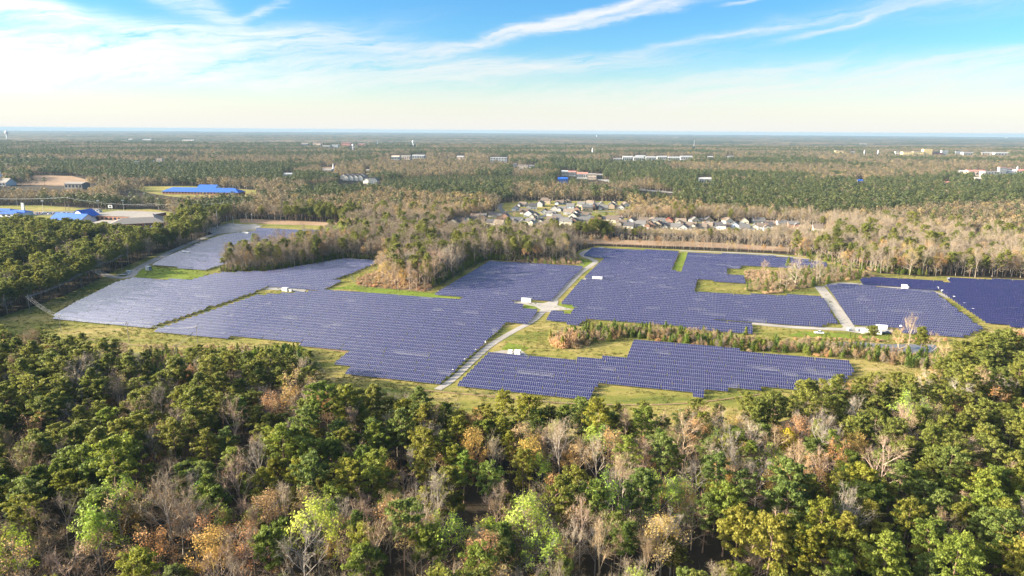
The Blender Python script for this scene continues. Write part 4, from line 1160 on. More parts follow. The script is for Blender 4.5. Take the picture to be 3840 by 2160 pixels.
visible += [(2210, 664, 2280, 676), (2400, 703, 2455, 716), (2455, 708, 2518, 721)]

# ------------------------------------------------------------------ tree prototypes
def tree_pine(seed, h, crown_frac=0.5, spread=3.6, dense=1.0):
    r = random.Random(seed)
    tr = MB()
    lean = Vector((r.uniform(-.5, .5), r.uniform(-.5, .5), 0))
    def axis(t): return lean * (t * t) + Vector((0.15 * math.sin(t * 7 + seed), 0.15 * math.cos(t * 5 + seed), 0)) + Vector((0, 0, h * t))
    tr.tube([axis(i / 7 * .97) for i in range(8)], [0.24 * (1 - 0.85 * i / 7) + .02 for i in range(8)], 7)
    pos, nrm = [], []
    nb = int(38 * dense)
    for i in range(nb):
        t = 1 - crown_frac + crown_frac * (i + .5) / nb
        s = (t - (1 - crown_frac)) / crown_frac
        L = spread * (0.45 + 0.85 * math.sin(min(1, (s * .85 + .22)) * math.pi) ** 0.8) * r.uniform(.55, 1.15) * (0.9 if s < .85 else .7)
        a = i * 2.4 + r.uniform(-.5, .5)
        p0 = axis(t)
        d = Vector((math.cos(a), math.sin(a), 0.10 + 0.55 * s + r.uniform(-.15, .2)))
        p1 = p0 + d * L
        if r.random() < .75: tr.strip(p0, p0.lerp(p1, .9), 0.07, 0.025)
        for c in range(2 if L < 2 else 3):
            f_ = (0.55, 0.98, 0.78)[c]
            cc = p0.lerp(p1, f_) + Vector((r.uniform(-.6, .6), r.uniform(-.6, .6), r.uniform(-.1, .4)))
            cr = r.uniform(.62, 1.08) * (0.8 + .1 * spread / 3.6)
            n = int(46 * dense)
            v = nr.normal(size=(n, 3)); v[:, 2] = v[:, 2] * .75 + .25
            v /= np.linalg.norm(v, axis=1, keepdims=True)
            q = np.array(cc) + v * cr * nr.uniform(.55, 1.0, (n, 1)) * np.array([1.05, 1.05, .62])
            pos.append(q); nrm.append(v * np.array([1, 1, 1.3]) + nr.normal(size=(n, 3)) * .55)
    top = np.array(axis(1.0))
    n = 40
    v = nr.normal(size=(n, 3)); v[:, 2] = np.abs(v[:, 2]); v /= np.linalg.norm(v, axis=1, keepdims=True)
    pos.append(top + v * .8 - np.array([0, 0, .5])); nrm.append(v + nr.normal(size=(n, 3)) * .3)
    return tr.mesh('trunk', [M['bark_pine']]), leaf_mesh('crown', np.concatenate(pos), np.concatenate(nrm), 0.275, M['pine'])


def branch_skeleton(r, h, first, n1, spread, levels, up):
    """limbs as (p0, p1, r0, r1, level)"""
    segs, tips = [], []
    top = Vector((r.uniform(-.6, .6), r.uniform(-.6, .6), h * .8))
    P = [Vector((0, 0, 0)), Vector((r.uniform(-.2, .2), r.uniform(-.2, .2), h * first)), top]
    rad = 0.013 * h
    segs += [(P[0], P[1], rad, rad * .7, 0), (P[1], P[2], rad * .7, rad * .2, 0)]
    def grow(p, d, L, rd, lev):
        q = p + d * L
        segs.append((p, q, rd, rd * .5, lev))
        if lev == levels:
            tips.append(q); return
        for i in range((0, 5, 5, 4, 3)[lev] + (r.random() < .5)):
            t = r.uniform(.35, 1.0)
            dd = Vector((r.gauss(0, 1), r.gauss(0, 1), r.gauss(0, 1)))
            nd = (d * 1.0 + dd * (.42 + .05 * lev) + Vector((0, 0, up))).normalized()
            grow(p.lerp(q, t), nd, L * r.uniform(.42, .66), rd * .5, lev + 1)
    for i in range(n1):
        t = i / max(1, n1 - 1)
        p = P[1].lerp(P[2], t)
        a = i * 2.4 + r.uniform(-.4, .4)
        d = Vector((math.cos(a) * spread, math.sin(a) * spread, up * 1.6 + t * .9)).normalized()
        grow(p, d, h * (.36 - .13 * t) * r.uniform(.8, 1.15), rad * .45 * (1 - .5 * t), 1)
    return segs, tips


def tree_bare(seed, h, first=.3, n1=9, spread=1.0, levels=3, up=.35, twig=0.019):
    r = random.Random(seed)
    segs, tips = branch_skeleton(r, h, first, n1, spread, levels, up)
    tr, tw = MB(), MB()
    for p, q, a, b_, lv in segs:
        if lv <= 1: tr.tube([p, q], [a, b_], 5 if lv else 7, cap=False)
        elif lv == 2: tr.strip(p, q, max(a, .035), max(b_, .02)); tr.strip(p, q, max(a, .035), max(b_, .02))
        else:
            tw.strip(p, q, twig, twig * .5)
            d = q - p
            for _ in range(5):
                t = r.uniform(.3, 1)
                dd = Vector((r.gauss(0, 1), r.gauss(0, 1), r.gauss(0, .8) + .3)) * d.length * .42
                o = p.lerp(q, t); tw.strip(o, o + d * .25 + dd, twig * .75, twig * .3)
    return tr.mesh('trunk', [M['bark_grey']]), tw.mesh('crown', [M['twig']]), tips


def tree_leafing(seed, h, mat, per_tip, size, **kw):
    tr, tw, tips = tree_bare(seed, h, **kw)
    n = len(tips) * per_tip
    T = np.repeat(np.array([tuple(p) for p in tips]), per_tip, axis=0)
    c = T.mean(axis=0)
    pos = T + nr.normal(size=(n, 3)) * 0.42
    nrm = (T - c) / 3 + nr.normal(size=(n, 3)) * .8 + np.array([0, 0, .5])
    return tr, tw, leaf_mesh('foliage', pos, nrm, size, mat)


def tree_cedar(seed, h, wid, mat, n=520, size=.26, top=1.0, low=.02):
    """young conifer or evergreen bush: foliage sprays on a short stem"""
    r = random.Random(seed)
    tr = MB(); tr.tube([(0, 0, 0), (0, 0, h * .8)], [.10, .03], 5)
    pos, nrm = [], []
    k = 26
    for i in range(k):
        t = low + (i + .5) / k * (1 - low)
        rad = wid * (1 - t ** 1.3 * top) * r.uniform(.7, 1.15) + .12
        a = i * 2.4 + r.uniform(-.4, .4)
        m_ = n // k
        v = nr.normal(size=(m_, 3)); v /= np.linalg.norm(v, axis=1, keepdims=True)
        cc = np.array([math.cos(a) * rad * .6, math.sin(a) * rad * .6, h * t])
        pos.append(cc + v * (rad * .62 + .15) * np.array([1, 1, .9])); nrm.append(v + np.array([math.cos(a) * .5, math.sin(a) * .5, .4]) + nr.normal(size=(m_, 3)) * .35)
    return tr.mesh('stem', [M['bark_pine']]), leaf_mesh('foliage', np.concatenate(pos), np.concatenate(nrm), size, mat)


def stalks(seed, h, wid, n=150):
    """clump of dead stalks and brambles"""
    r = random.Random(seed)
    mb = MB()
    for i in range(n):
        a, d = r.uniform(0, 6.28), wid * math.sqrt(r.random())
        p = Vector((math.cos(a) * d, math.sin(a) * d, 0))
        hh = h * r.uniform(.5, 1.1) * (1 - .5 * (d / wid) ** 2)
        q = p + Vector((r.gauss(0, .16), r.gauss(0, .16), 1)) * hh
        mb.strip(p, q, .07, .05)
        mb.strip(p.lerp(q, .6), q + Vector((r.gauss(0, .5), r.gauss(0, .5), r.uniform(-.1, .3))), .06, .03)
    mb.shade = nr.random(len(mb.f))
    return mb.mesh('stalks', [M['dry_stalk']])


def far_blob(seed, h, wid, mat, trunk, n=150, size=.75, low=.35, flat=.8):
    """the same trees as seen from a kilometre and more"""
    r = random.Random(seed)
    pos, nrm = [], []
    k = 11
    for i in range(k):
        a, t = i * 2.4, (i + .5) / k
        rad = wid * math.sin(math.pi * min(1, .25 + t * .75)) * r.uniform(.5, .9)
        cc = np.array([math.cos(a) * rad * .75, math.sin(a) * rad * .75, h * (low + (1 - low) * t) - .6])
        m_ = n // k
        v = nr.normal(size=(m_, 3)); v[:, 2] = np.abs(v[:, 2]) * .8 + .1 * v[:, 2]; v /= np.linalg.norm(v, axis=1, keepdims=True)
        pos.append(cc + v * wid * .42 * np.array([1, 1, flat])); nrm.append(v + nr.normal(size=(m_, 3)) * .35)
    lf = leaf_mesh('crown', np.concatenate(pos), np.concatenate(nrm), size, mat)
    tr = MB(); tr.tube([(0, 0, 0), (0, 0, h * .8)], [.22, .08], 4, cap=False)
    return tr.mesh('trunk', [trunk]), lf


def joined(name, meshes):
    """one mesh out of several, for the far masses"""
    V, Fc, Ms, mats, sh = [], [], [], [], []
    for me in meshes:
        k = len(V)
        V += [tuple(v.co) for v in me.vertices]
        mi = len(mats); mats.append(me.materials[0])
        at_ = me.attributes.get('shade')
        for pl in me.polygons:
            Fc.append(tuple(k + i for i in pl.vertices)); Ms.append(mi)
        sh += [d.value for d in at_.data] if at_ else [0.5] * len(me.polygons)
    mb = MB(); mb.v, mb.f, mb.m, mb.shade = V, Fc, Ms, sh
    return mb.mesh(name, mats)


PINES = [tree_pine(100 + i, 15.5 + 1.5 * (i % 4), (.42, .5, .56, .38, .6, .47, .52)[i], (3.3, 3.7, 3.2, 3.9, 3.0, 3.5, 4.2)[i], (1, 1.05, .95, .9, 1.1, 1, .85)[i]) for i in range(7)]
BARES = [tree_bare(200 + i, 15 + 1.6 * (i % 3), (.28, .2, .35, .25, .4)[i], (9, 11, 8, 10, 7)[i], (1.0, 1.1, .6, .8, .45)[i], 3, (.3, .25, .6, .4, .8)[i]) for i in range(5)]
BUDS = [tree_leafing(300 + i, 13 + 1.5 * (i % 3), M['bud'], 3, .19, first=(.25, .3, .2, .3)[i], n1=(9, 10, 8, 11)[i], spread=(1, .8, 1.2, .9)[i], up=(.35, .5, .25, .4)[i]) for i in range(4)]
FRESH = [tree_leafing(400 + i, 13 + 2 * i, M['fresh'], 6, .24, first=.25, n1=9 + i, spread=(.9, .6, 1.1)[i], up=(.4, .8, .3)[i]) for i in range(3)]
CEDARS = [tree_cedar(500 + i, (5.5, 7.5, 4.5, 6.5)[i], (1.5, 1.7, 1.8, 2.1)[i], M['cedar'], 700, .25, (1, 1, .8, .75)[i]) for i in range(4)]
GOLD = tree_cedar(560, 6.6, 2.3, M['cedar'], 1700, .17, .7, .12)
SHRUBS = [tree_leafing(600 + i, (4.5, 5.5, 3.6)[i], M['bud'], 1, .12, first=.08, n1=8, spread=.8, up=.6, levels=3, twig=.022) for i in range(3)]
STALKS = [stalks(700 + i, (2.4, 3.4, 1.6)[i], (1.8, 1.5, 2.2)[i]) for i in range(3)]
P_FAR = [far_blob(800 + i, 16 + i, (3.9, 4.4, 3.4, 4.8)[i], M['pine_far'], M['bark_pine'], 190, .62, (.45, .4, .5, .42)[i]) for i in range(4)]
M['far_wood'] = foliage('far_bare_crowns', [(0.135, 0.105, 0.062), (0.18, 0.135, 0.076), (0.125, 0.105, 0.066), (0.185, 0.145, 0.072)], 0.3)
M['far_bud'] = foliage('far_budding_crowns', [(0.26, 0.175, 0.075), (0.22, 0.165, 0.09), (0.28, 0.20, 0.072)], 0.3)
B_FAR = [far_blob(900 + i, 15 + i, (4.2, 5.0, 3.6)[i], M['far_wood'], M['bark_grey'], 190, .50, .3, .95) for i in range(3)]
U_FAR = [far_blob(950 + i, 14 + i, (4.2, 5.0)[i], M['far_bud'], M['bark_grey'], 190, .52, .3, .95) for i in range(2)]

# ------------------------------------------------------------------ where trees stand
Z = {
    'HW': [(100, 2000), (330, 1930), (480, 1850), (900, 1830), (1250, 1900), (1500, 1830), (1700, 1700), (1900, 1640), (2100, 1650), (2500, 1640), (2700, 1590), (3000, 1580), (3350, 1530), (3520, 1560), (3380, 1640), (3300, 1720), (2900, 1830), (2640, 1840), (2560, 2000), (2500, 2400), (-200, 2400), (-200, 2150)],
    'HW2': [(1000, 1480), (1180, 1440), (1230, 1500), (1130, 1570), (1010, 1560)],
    'YOUNG': [(940, 1345), (1060, 1312), (1140, 1322), (1190, 1405), (1000, 1425), (930, 1400)],
    'FRONTEDGE': [(1190, 1415), (1340, 1440), (1600, 1480), (1640, 1520), (1400, 1510), (1180, 1460)],
    'SCRUB': [(560, 1300), (690, 1330), (690, 1480), (560, 1500), (480, 1400)],
    'SCRUB2': [(760, 1312), (960, 1320), (950, 1380), (850, 1410), (770, 1390)],
    'LANE': [(690, 1320), (760, 1312), (730, 1390), (660, 1480), (560, 1560), (500, 1540), (600, 1440)],
    'PINES_E': [(2340, 745), (2560, 705), (2900, 692), (3300, 690), (3840, 655), (4000, 780), (3500, 800), (3100, 830), (2760, 805), (2480, 792), (2330, 765)],
    'PLANT': [(1150, 700), (1700, 668), (2300, 676), (2400, 702), (2250, 715), (1800, 708), (1400, 722), (1150, 740)],
    'MASS_W': [(-300, 838), (0, 838), (470, 862), (430, 900), (250, 960), (0, 1060), (-300, 1160)],
    'LINE_W': [(-300, 1300), (0, 1190), (238, 1110), (373, 1047), (560, 962), (745, 905), (835, 832), (960, 780), (840, 765), (740, 815), (560, 890), (300, 985), (0, 1110), (-300, 1200)],
    'GAP_W': [(-300, 1165), (0, 1062), (250, 962), (430, 902), (480, 880), (570, 868), (640, 840), (560, 890), (300, 985), (0, 1110), (-300, 1200)],
    'BELT': [(815, 1020), (1000, 1017), (1290, 968), (1440, 976), (1450, 950), (1232, 905), (1000, 955), (850, 1000)],
    'CENTRE': [(1463, 993), (1440, 977), (1480, 940), (1800, 880), (2160, 905), (2160, 955), (1920, 978), (1836, 972), (1780, 988), (1627, 1077), (1475, 1070), (1450, 1040)],
    'BUDZ': [(1080, 770), (1450, 735), (1800, 762), (1850, 800), (1700, 838), (1400, 832), (1150, 815)],
    'BUDZ2': [(2330, 790), (2420, 765), (2700, 800), (2600, 832), (2430, 830)],
    'BUDZ3': [(3350, 880), (3500, 850), (3840, 850), (4000, 900), (3840, 1000), (3500, 930)],
    'YELLOW': [(450, 735), (560, 726), (700, 750), (840, 760), (820, 800), (640, 795), (560, 780), (250, 768), (0, 770), (0, 735)],
    'THICKET': [(2790, 1092), (2900, 1104), (3045, 1076), (3150, 1055), (3290, 1037), (3190, 1018), (3090, 1012), (2960, 1022), (2890, 1042), (2830, 1072)],
    'HEDGE': [(2058, 1276), (2100, 1302), (2165, 1305), (2235, 1287), (2350, 1266), (2480, 1282), (2650, 1307), (2850, 1322), (2950, 1324), (3190, 1347), (3420, 1382), (3560, 1405), (3580, 1350), (3440, 1336), (3330, 1326), (3200, 1306), (3050, 1300), (2830, 1287), (2700, 1264), (2560, 1247), (2400, 1237), (2200, 1242), (2100, 1257)],
    'NPOND': [(2980, 1282), (3100, 1281), (3330, 1289), (3420, 1286), (3520, 1290), (3560, 1270), (3330, 1272), (3100, 1270), (2980, 1268)],
}
FIELD_A = np.array(FIELD)


def zone(name, x, y): return inside(Z[name], x, y)


# random candidates, thinning with distance
cand = []
def scatter_band(d0, d1, spacing, half=0.86, jitter=.85):
    """jittered grid over the viewed sector between two distances"""
    ys = np.arange(d0, d1, spacing)
    for y in ys:
        wd = half * y + 60
        xs = np.arange(-wd, wd, spacing)
        if not len(xs): continue
        X = xs + nr.uniform(-.5, .5, len(xs)) * spacing * jitter
        Y = y + nr.uniform(-.5, .5, len(xs)) * spacing * jitter
        cand.append(np.stack([X, Y, np.full(len(xs), spacing)], 1))
scatter_band(112, 460, 6.3)
scatter_band(460, 1000, 6.4)
scatter_band(1000, 2200, 9.8)
scatter_band(2200, 5400, 16.0)
C = np.concatenate(cand)
X, Y, S = C.T
px, py = to_px(X, Y, np.zeros(len(X)))
D = np.hypot(X, Y)
_, pt = to_px(X, Y, np.where(S > 12, 27.0, np.where(S > 8, 21.0, 17.0)))
ok = ~inside(FIELD, X, Y)
CLEARINGS = [[(1180, 628), (1260, 625), (1300, 634), (1210, 641)], [(640, 590), (760, 586), (800, 596), (680, 601)], [(2480, 640), (2560, 634), (2600, 642), (2520, 650)], [(3050, 612), (3180, 606), (3230, 614), (3090, 621)],
             [(1620, 598), (1740, 593), (1760, 602), (1640, 607)], [(200, 610), (330, 606), (350, 616), (230, 621)], [(2700, 600), (2830, 597), (2850, 605), (2720, 609)]]
for k, pl in enumerate(CLEARINGS): sheet('pale_clearing', pl, 0.05, M['grass'] if k % 2 else M['sand'])
for zn in CLEARINGS: ok &= ~inside(zn, px, py)
for zn in (SCHOOL, LONGSCHOOL, SANDFIELD, CORRIDOR, CORRIDOR2): ok &= ~inside(zn, px, py)
# gardens of the estate keep a few trees
hs = inside(HOUSING, px, py)
ok &= ~hs | (nr.random(len(X)) < .09)
ok &= ~zone('GAP_W', px, py) | (nr.random(len(X)) < .0)
ok &= ~zone('LANE', px, py)
def covered(px, py, pt, halfw):
    r = np.zeros(len(px), bool)
    room = np.full(len(px), 99.0)
    for (x0, y0, x1, y1) in visible:
        hit = (px > x0 - halfw) & (px < x1 + halfw) & (pt < y1) & (py > y0 + 1) & (py > y1 - 1)
        r |= hit
        room = np.where(hit, np.minimum(room, (py - y1) * D / F), room)
    low_ok = r & (D < 1200) & (room > 3.5)
    return r & ~low_ok, np.where(low_ok, room, 99.0)
hid, room = covered(px, py, pt, np.where(S > 12, 8.0, 4.5) / D * F)
ok &= ~hid
X, Y, S, px, py, pt, D, room = (a[ok] for a in (X, Y, S, px, py, pt, D, room))
pc = to_px(X, Y, np.full(len(X), 12.0))[1]   # picture height of the crown
N = len(X)
patch = np.array([(.06 if x < 0 else -.10) - .08 * (y > 2200) + 1.15 * mnoise.noise(Vector((x * .0016, y * .0026 + 7, 0))) + .55 * mnoise.noise(Vector((x * .008, y * .005, 4))) for x, y in zip(X, Y)])
u = nr.random(N)
kind = np.full(N, 'bare', dtype=object)
# the wooded plain
kind[patch > .03] = 'pine'
sw = u < .07
kind[sw & (patch > .03)] = 'bare'; kind[(u > .93) & (patch <= .03)] = 'pine'
kind[(kind == 'bare') & (nr.random(N) < .28)] = 'bud'
def setz(zn, probs, use_crown=False):
    m_ = inside(Z[zn], px, pc if use_crown else py)
    v = nr.random(N); acc = 0
    for k_, p_ in probs:
        kind[m_ & (v >= acc) & (v < acc + p_)] = k_; acc += p_
setz('PINES_E', [('pine', .9), ('bare', .1)])
setz('PLANT', [('pine', .92), ('bare', .08)])
setz('MASS_W', [('pine', .95), ('bare', .05)])
setz('BUDZ', [('bud', .6), ('bare', .25), ('pine', .15)])
setz('BUDZ2', [('bud', .7), ('bare', .2), ('pine', .1)])
setz('BUDZ3', [('bud', .45), ('bare', .4), ('pine', .15)])
setz('YELLOW', [('bud', .35), ('bare', .5), ('fresh', .10), ('pine', .05)])
Z['MIDN'] = [(960, 850), (1240, 850), (1900, 850), (2160, 890), (2160, 905), (1480, 940), (1450, 950), (1440, 977), (1290, 968), (1000, 1017), (815, 1020), (850, 995), (1000, 950), (1228, 902), (1232, 868)]
setz('MIDN', [('bare', .64), ('bud', .14), ('pine', .18), ('cedar', .04)])
setz('CENTRE', [('bare', .74), ('pine', .26)])
north = (D > 560) & (D < 1000) & (py < 1060) & (py > 905) & (px > 2150)
v = nr.random(N)
kind[north] = np.where(v[north] < .62, 'bare', np.where(v[north] < .80, 'bud', 'pine'))
setz('LINE_W', [('pine', .85), ('bare', .15)])
front = (D < 440) & (py > 1180)
v = nr.random(N)
kind[front] = np.where(v[front] < .80, 'pine', np.where(v[front] < .91, 'bare', np.where(v[front] < .955, 'bud', 'cedar')))
setz('HW', [('bare', .38), ('bud', .20), ('fresh', .09), ('pine', .30), ('cedar', .03)], True)
setz('HW2', [('bare', .3), ('bud', .5), ('pine', .2)], True)
setz('YOUNG', [('none', 1.0)])
setz('FRONTEDGE', [('cedar', .6), ('pine', .35), ('shrub', .05)], True)
setz('SCRUB', [('none', .8), ('pine', .2)])
setz('SCRUB2', [('none', 1.0)])
keep = np.ones(N, bool)
keep &= kind != 'none'
keep &= ~((kind == 'pine') & front & (nr.random(N) < .22))
X, Y, S, px, py, pc, D, kind, room = (a[keep] for a in (X, Y, S, px, py, pc, D, kind, room))
N = len(X)
scl = nr.normal(1.0, .15, N).clip(.62, 1.35)
scl *= np.where(S > 12, 1.15, np.where(S > 8, 1.0, 1.0))
wide = np.where(S > 12, 1.75, np.where(S > 8, 1.5, 1.0))
strip_front = (px > 2120) & (px < 2980) & (pt < 925) & (py > 908) if len(pt) == N else (px > 2120) & (px < 2980) & (py > 908) & (py < 985)
scl[strip_front] *= .58
kind[strip_front & (kind == 'pine')] = 'bare'
scl[inside(HOUSING, px, py)] *= .5
scl = np.minimum(scl, room / 17)
kind[(room < 90) & (kind == 'pine') & (room < 9)] = 'bare'
fx = np.array([q_[0] for q_ in FRONT if not 555 < q_[0] < 700][::-1]); fy = np.array([q_[1] for q_ in FRONT if not 555 < q_[0] < 700][::-1])
o_ = np.argsort(fx); lim = np.interp(px, fx[o_], fy[o_]) - 10
for _ in range(6):
    tp = to_px(X, Y, 18.5 * scl)[1]
    over = (D < 470) & (py > 1180) & (tp < lim)
    scl[over] *= .9
mid_young = inside(Z['PLANT'], px, py)
scl[mid_young] *= .6

trees = [[k_, x, y, s_, None, 'wood', w_] for k_, x, y, s_, w_ in zip(kind, X, Y, scl, wide)]
near = [t_ for t_, d in zip(trees, D) if d < 1000]
farT = [t_ for t_, d in zip(trees, D) if d >= 1000]


def fill(zn, spacing, probs, sc, where):
    """plant one picture zone by ground position"""
    G = ground_poly(Z[zn])
    xs, ys = [g_[0] for g_ in G], [g_[1] for g_ in G]
    for x in np.arange(min(xs), max(xs), spacing):
        for y in np.arange(min(ys), max(ys), spacing):
            x_, y_ = x + rng.uniform(-.45, .45) * spacing, y + rng.uniform(-.45, .45) * spacing
            if not inside(G, np.array([x_]), np.array([y_]))[0]: continue
            v_, acc = rng.random(), 0
            for k_, p_ in probs:
                acc += p_
                if v_ < acc:
                    near.append([k_, x_, y_, rng.gauss(1, .16) * sc, None, where]); break


fill('HEDGE', 2.7, [('shrub', .44), ('cedar', .38), ('stalk', .18)], .85, 'hedge')
fill('THICKET', 3.8, [('shrub', .42), ('cedar', .24), ('stalk', .30), ('bare', .04)], .95, 'thicket')
fill('NPOND', 4.0, [('stalk', .6), ('shrub', .2), ('cedar', .2)], .6, 'pond bank')
fill('BELT', 5.6, [('bare', .55), ('shrub', .27), ('cedar', .18)], .66, 'belt')
fill('YOUNG', 2.9, [('cedar', .94), ('shrub', .06)], .8, 'young stand')
fill('SCRUB', 3.6, [('shrub', .6), ('cedar', .4)], .75, 'young stand')
fill('SCRUB2', 3.0, [('shrub', .7), ('cedar', .3)], .7, 'young stand')
Z['BRAM'] = BRAMBLE
fill('BRAM', 3.2, [('stalk', .8), ('shrub', .2)], .6, 'brambles')
Z['BRAM2'] = [(2790, 1020), (2850, 1012), (2930, 1018), (2960, 1040), (2880, 1062), (2800, 1050)]
fill('BRAM2', 3.4, [('stalk', 1.0)], .55, 'brambles')
Z['BR3'] = [(2010, 962), (2150, 964), (2185, 988), (2100, 996), (1900, 984)]
fill('BR3', 3.6, [('stalk', .6), ('shrub', .25), ('cedar', .15)], .7, 'brambles')
Z['TAN'] = [(2058, 1278), (2100, 1303), (2165, 1305), (2180, 1270), (2130, 1262)]
fill('TAN', 2.0, [('stalk', 1.0)], 1.5, 'hedge')
# green undergrowth below the bare trees along the northern edges
Z['UND1'] = [(1640, 1075), (1790, 990), (1836, 974), (1960, 978), (1960, 968), (1830, 962), (1770, 978), (1610, 1072)]
fill('UND1', 3.4, [('cedar', .8), ('shrub', .2)], .8, 'northern edge')
Z['UND2'] = [(820, 1022), (1000, 1018), (1290, 970), (1435, 977), (1435, 966), (1288, 958), (1000, 1004), (830, 1010)]
fill('UND2', 3.2, [('cedar', .8), ('shrub', .2)], .62, 'belt')
Z['UND3'] = [(2980, 955), (3200, 1003), (3300, 1022), (3480, 1036), (3480, 1022), (3310, 1008), (3200, 990), (3000, 945)]
fill('UND3', 3.8, [('cedar', .65), ('stalk', .35)], .7, 'northern edge')

# rough grass and weed tufts over the open field
def tuft(seed, h, wid, n):
    mb = MB(); r = random.Random(seed)
    for i in range(n):
        a, d = r.uniform(0, 6.28), wid * math.sqrt(r.random())
        p = Vector((math.cos(a) * d, math.sin(a) * d, 0))
        mb.strip(p, p + Vector((r.gauss(0, .3), r.gauss(0, .3), 1)) * h * r.uniform(.5, 1.1), .09, .03)
    mb.shade = nr.random(len(mb.f))
    return mb.mesh('tuft', [M['tuft']])
M['tuft'] = foliage('grass_blades', [(0.10, 0.13, 0.02), (0.16, 0.17, 0.035), (0.26, 0.20, 0.075), (0.13, 0.15, 0.03), (0.22, 0.19, 0.06)], 0.4)
TUFTS = [tuft(1, .45, .9, 26), tuft(2, .6, .6, 22), tuft(3, .35, 1.2, 30)]
fxy = np.array(FIELD)
tx = nr.uniform(fxy[:, 0].min(), min(fxy[:, 0].max(), 420), 90000); ty = nr.uniform(fxy[:, 1].min(), 640, 90000)
okt = inside(FIELD, tx, ty)
okt &= np.array([mnoise.noise(Vector((a_ * .03, b_ * .05, 1))) + .7 * mnoise.noise(Vector((a_ * .12, b_ * .16, 8))) > rng.uniform(-.55, .45) for a_, b_ in zip(tx, ty)])
tpx, tpy = to_px(tx, ty, np.full(len(tx), .7))
for nm_, pl in ARRAYS: okt &= ~inside(pl, tpx, tpy)
gp, gq = to_px(tx, ty, np.zeros(len(tx)))
for pl in [POND] + [[(q_.x, q_.y)] for q_ in []]: okt &= ~inside(pl, gp, gq)
for o in [o for o in COL.objects if o.name.startswith(('gravel', 'sand_track'))]:
    vs = np.array([v.co[:2] for v in o.data.vertices])
    d2 = np.full(len(tx), 1e9)
    for q_ in vs: d2 = np.minimum(d2, (tx - q_[0]) ** 2 + (ty - q_[1]) ** 2)
    okt &= d2 > 12
TUFT_PTS = [['tuft', a_, b_, rng.uniform(.6, 1.3), None, 'field'] for a_, b_ in zip(tx[okt], ty[okt])]

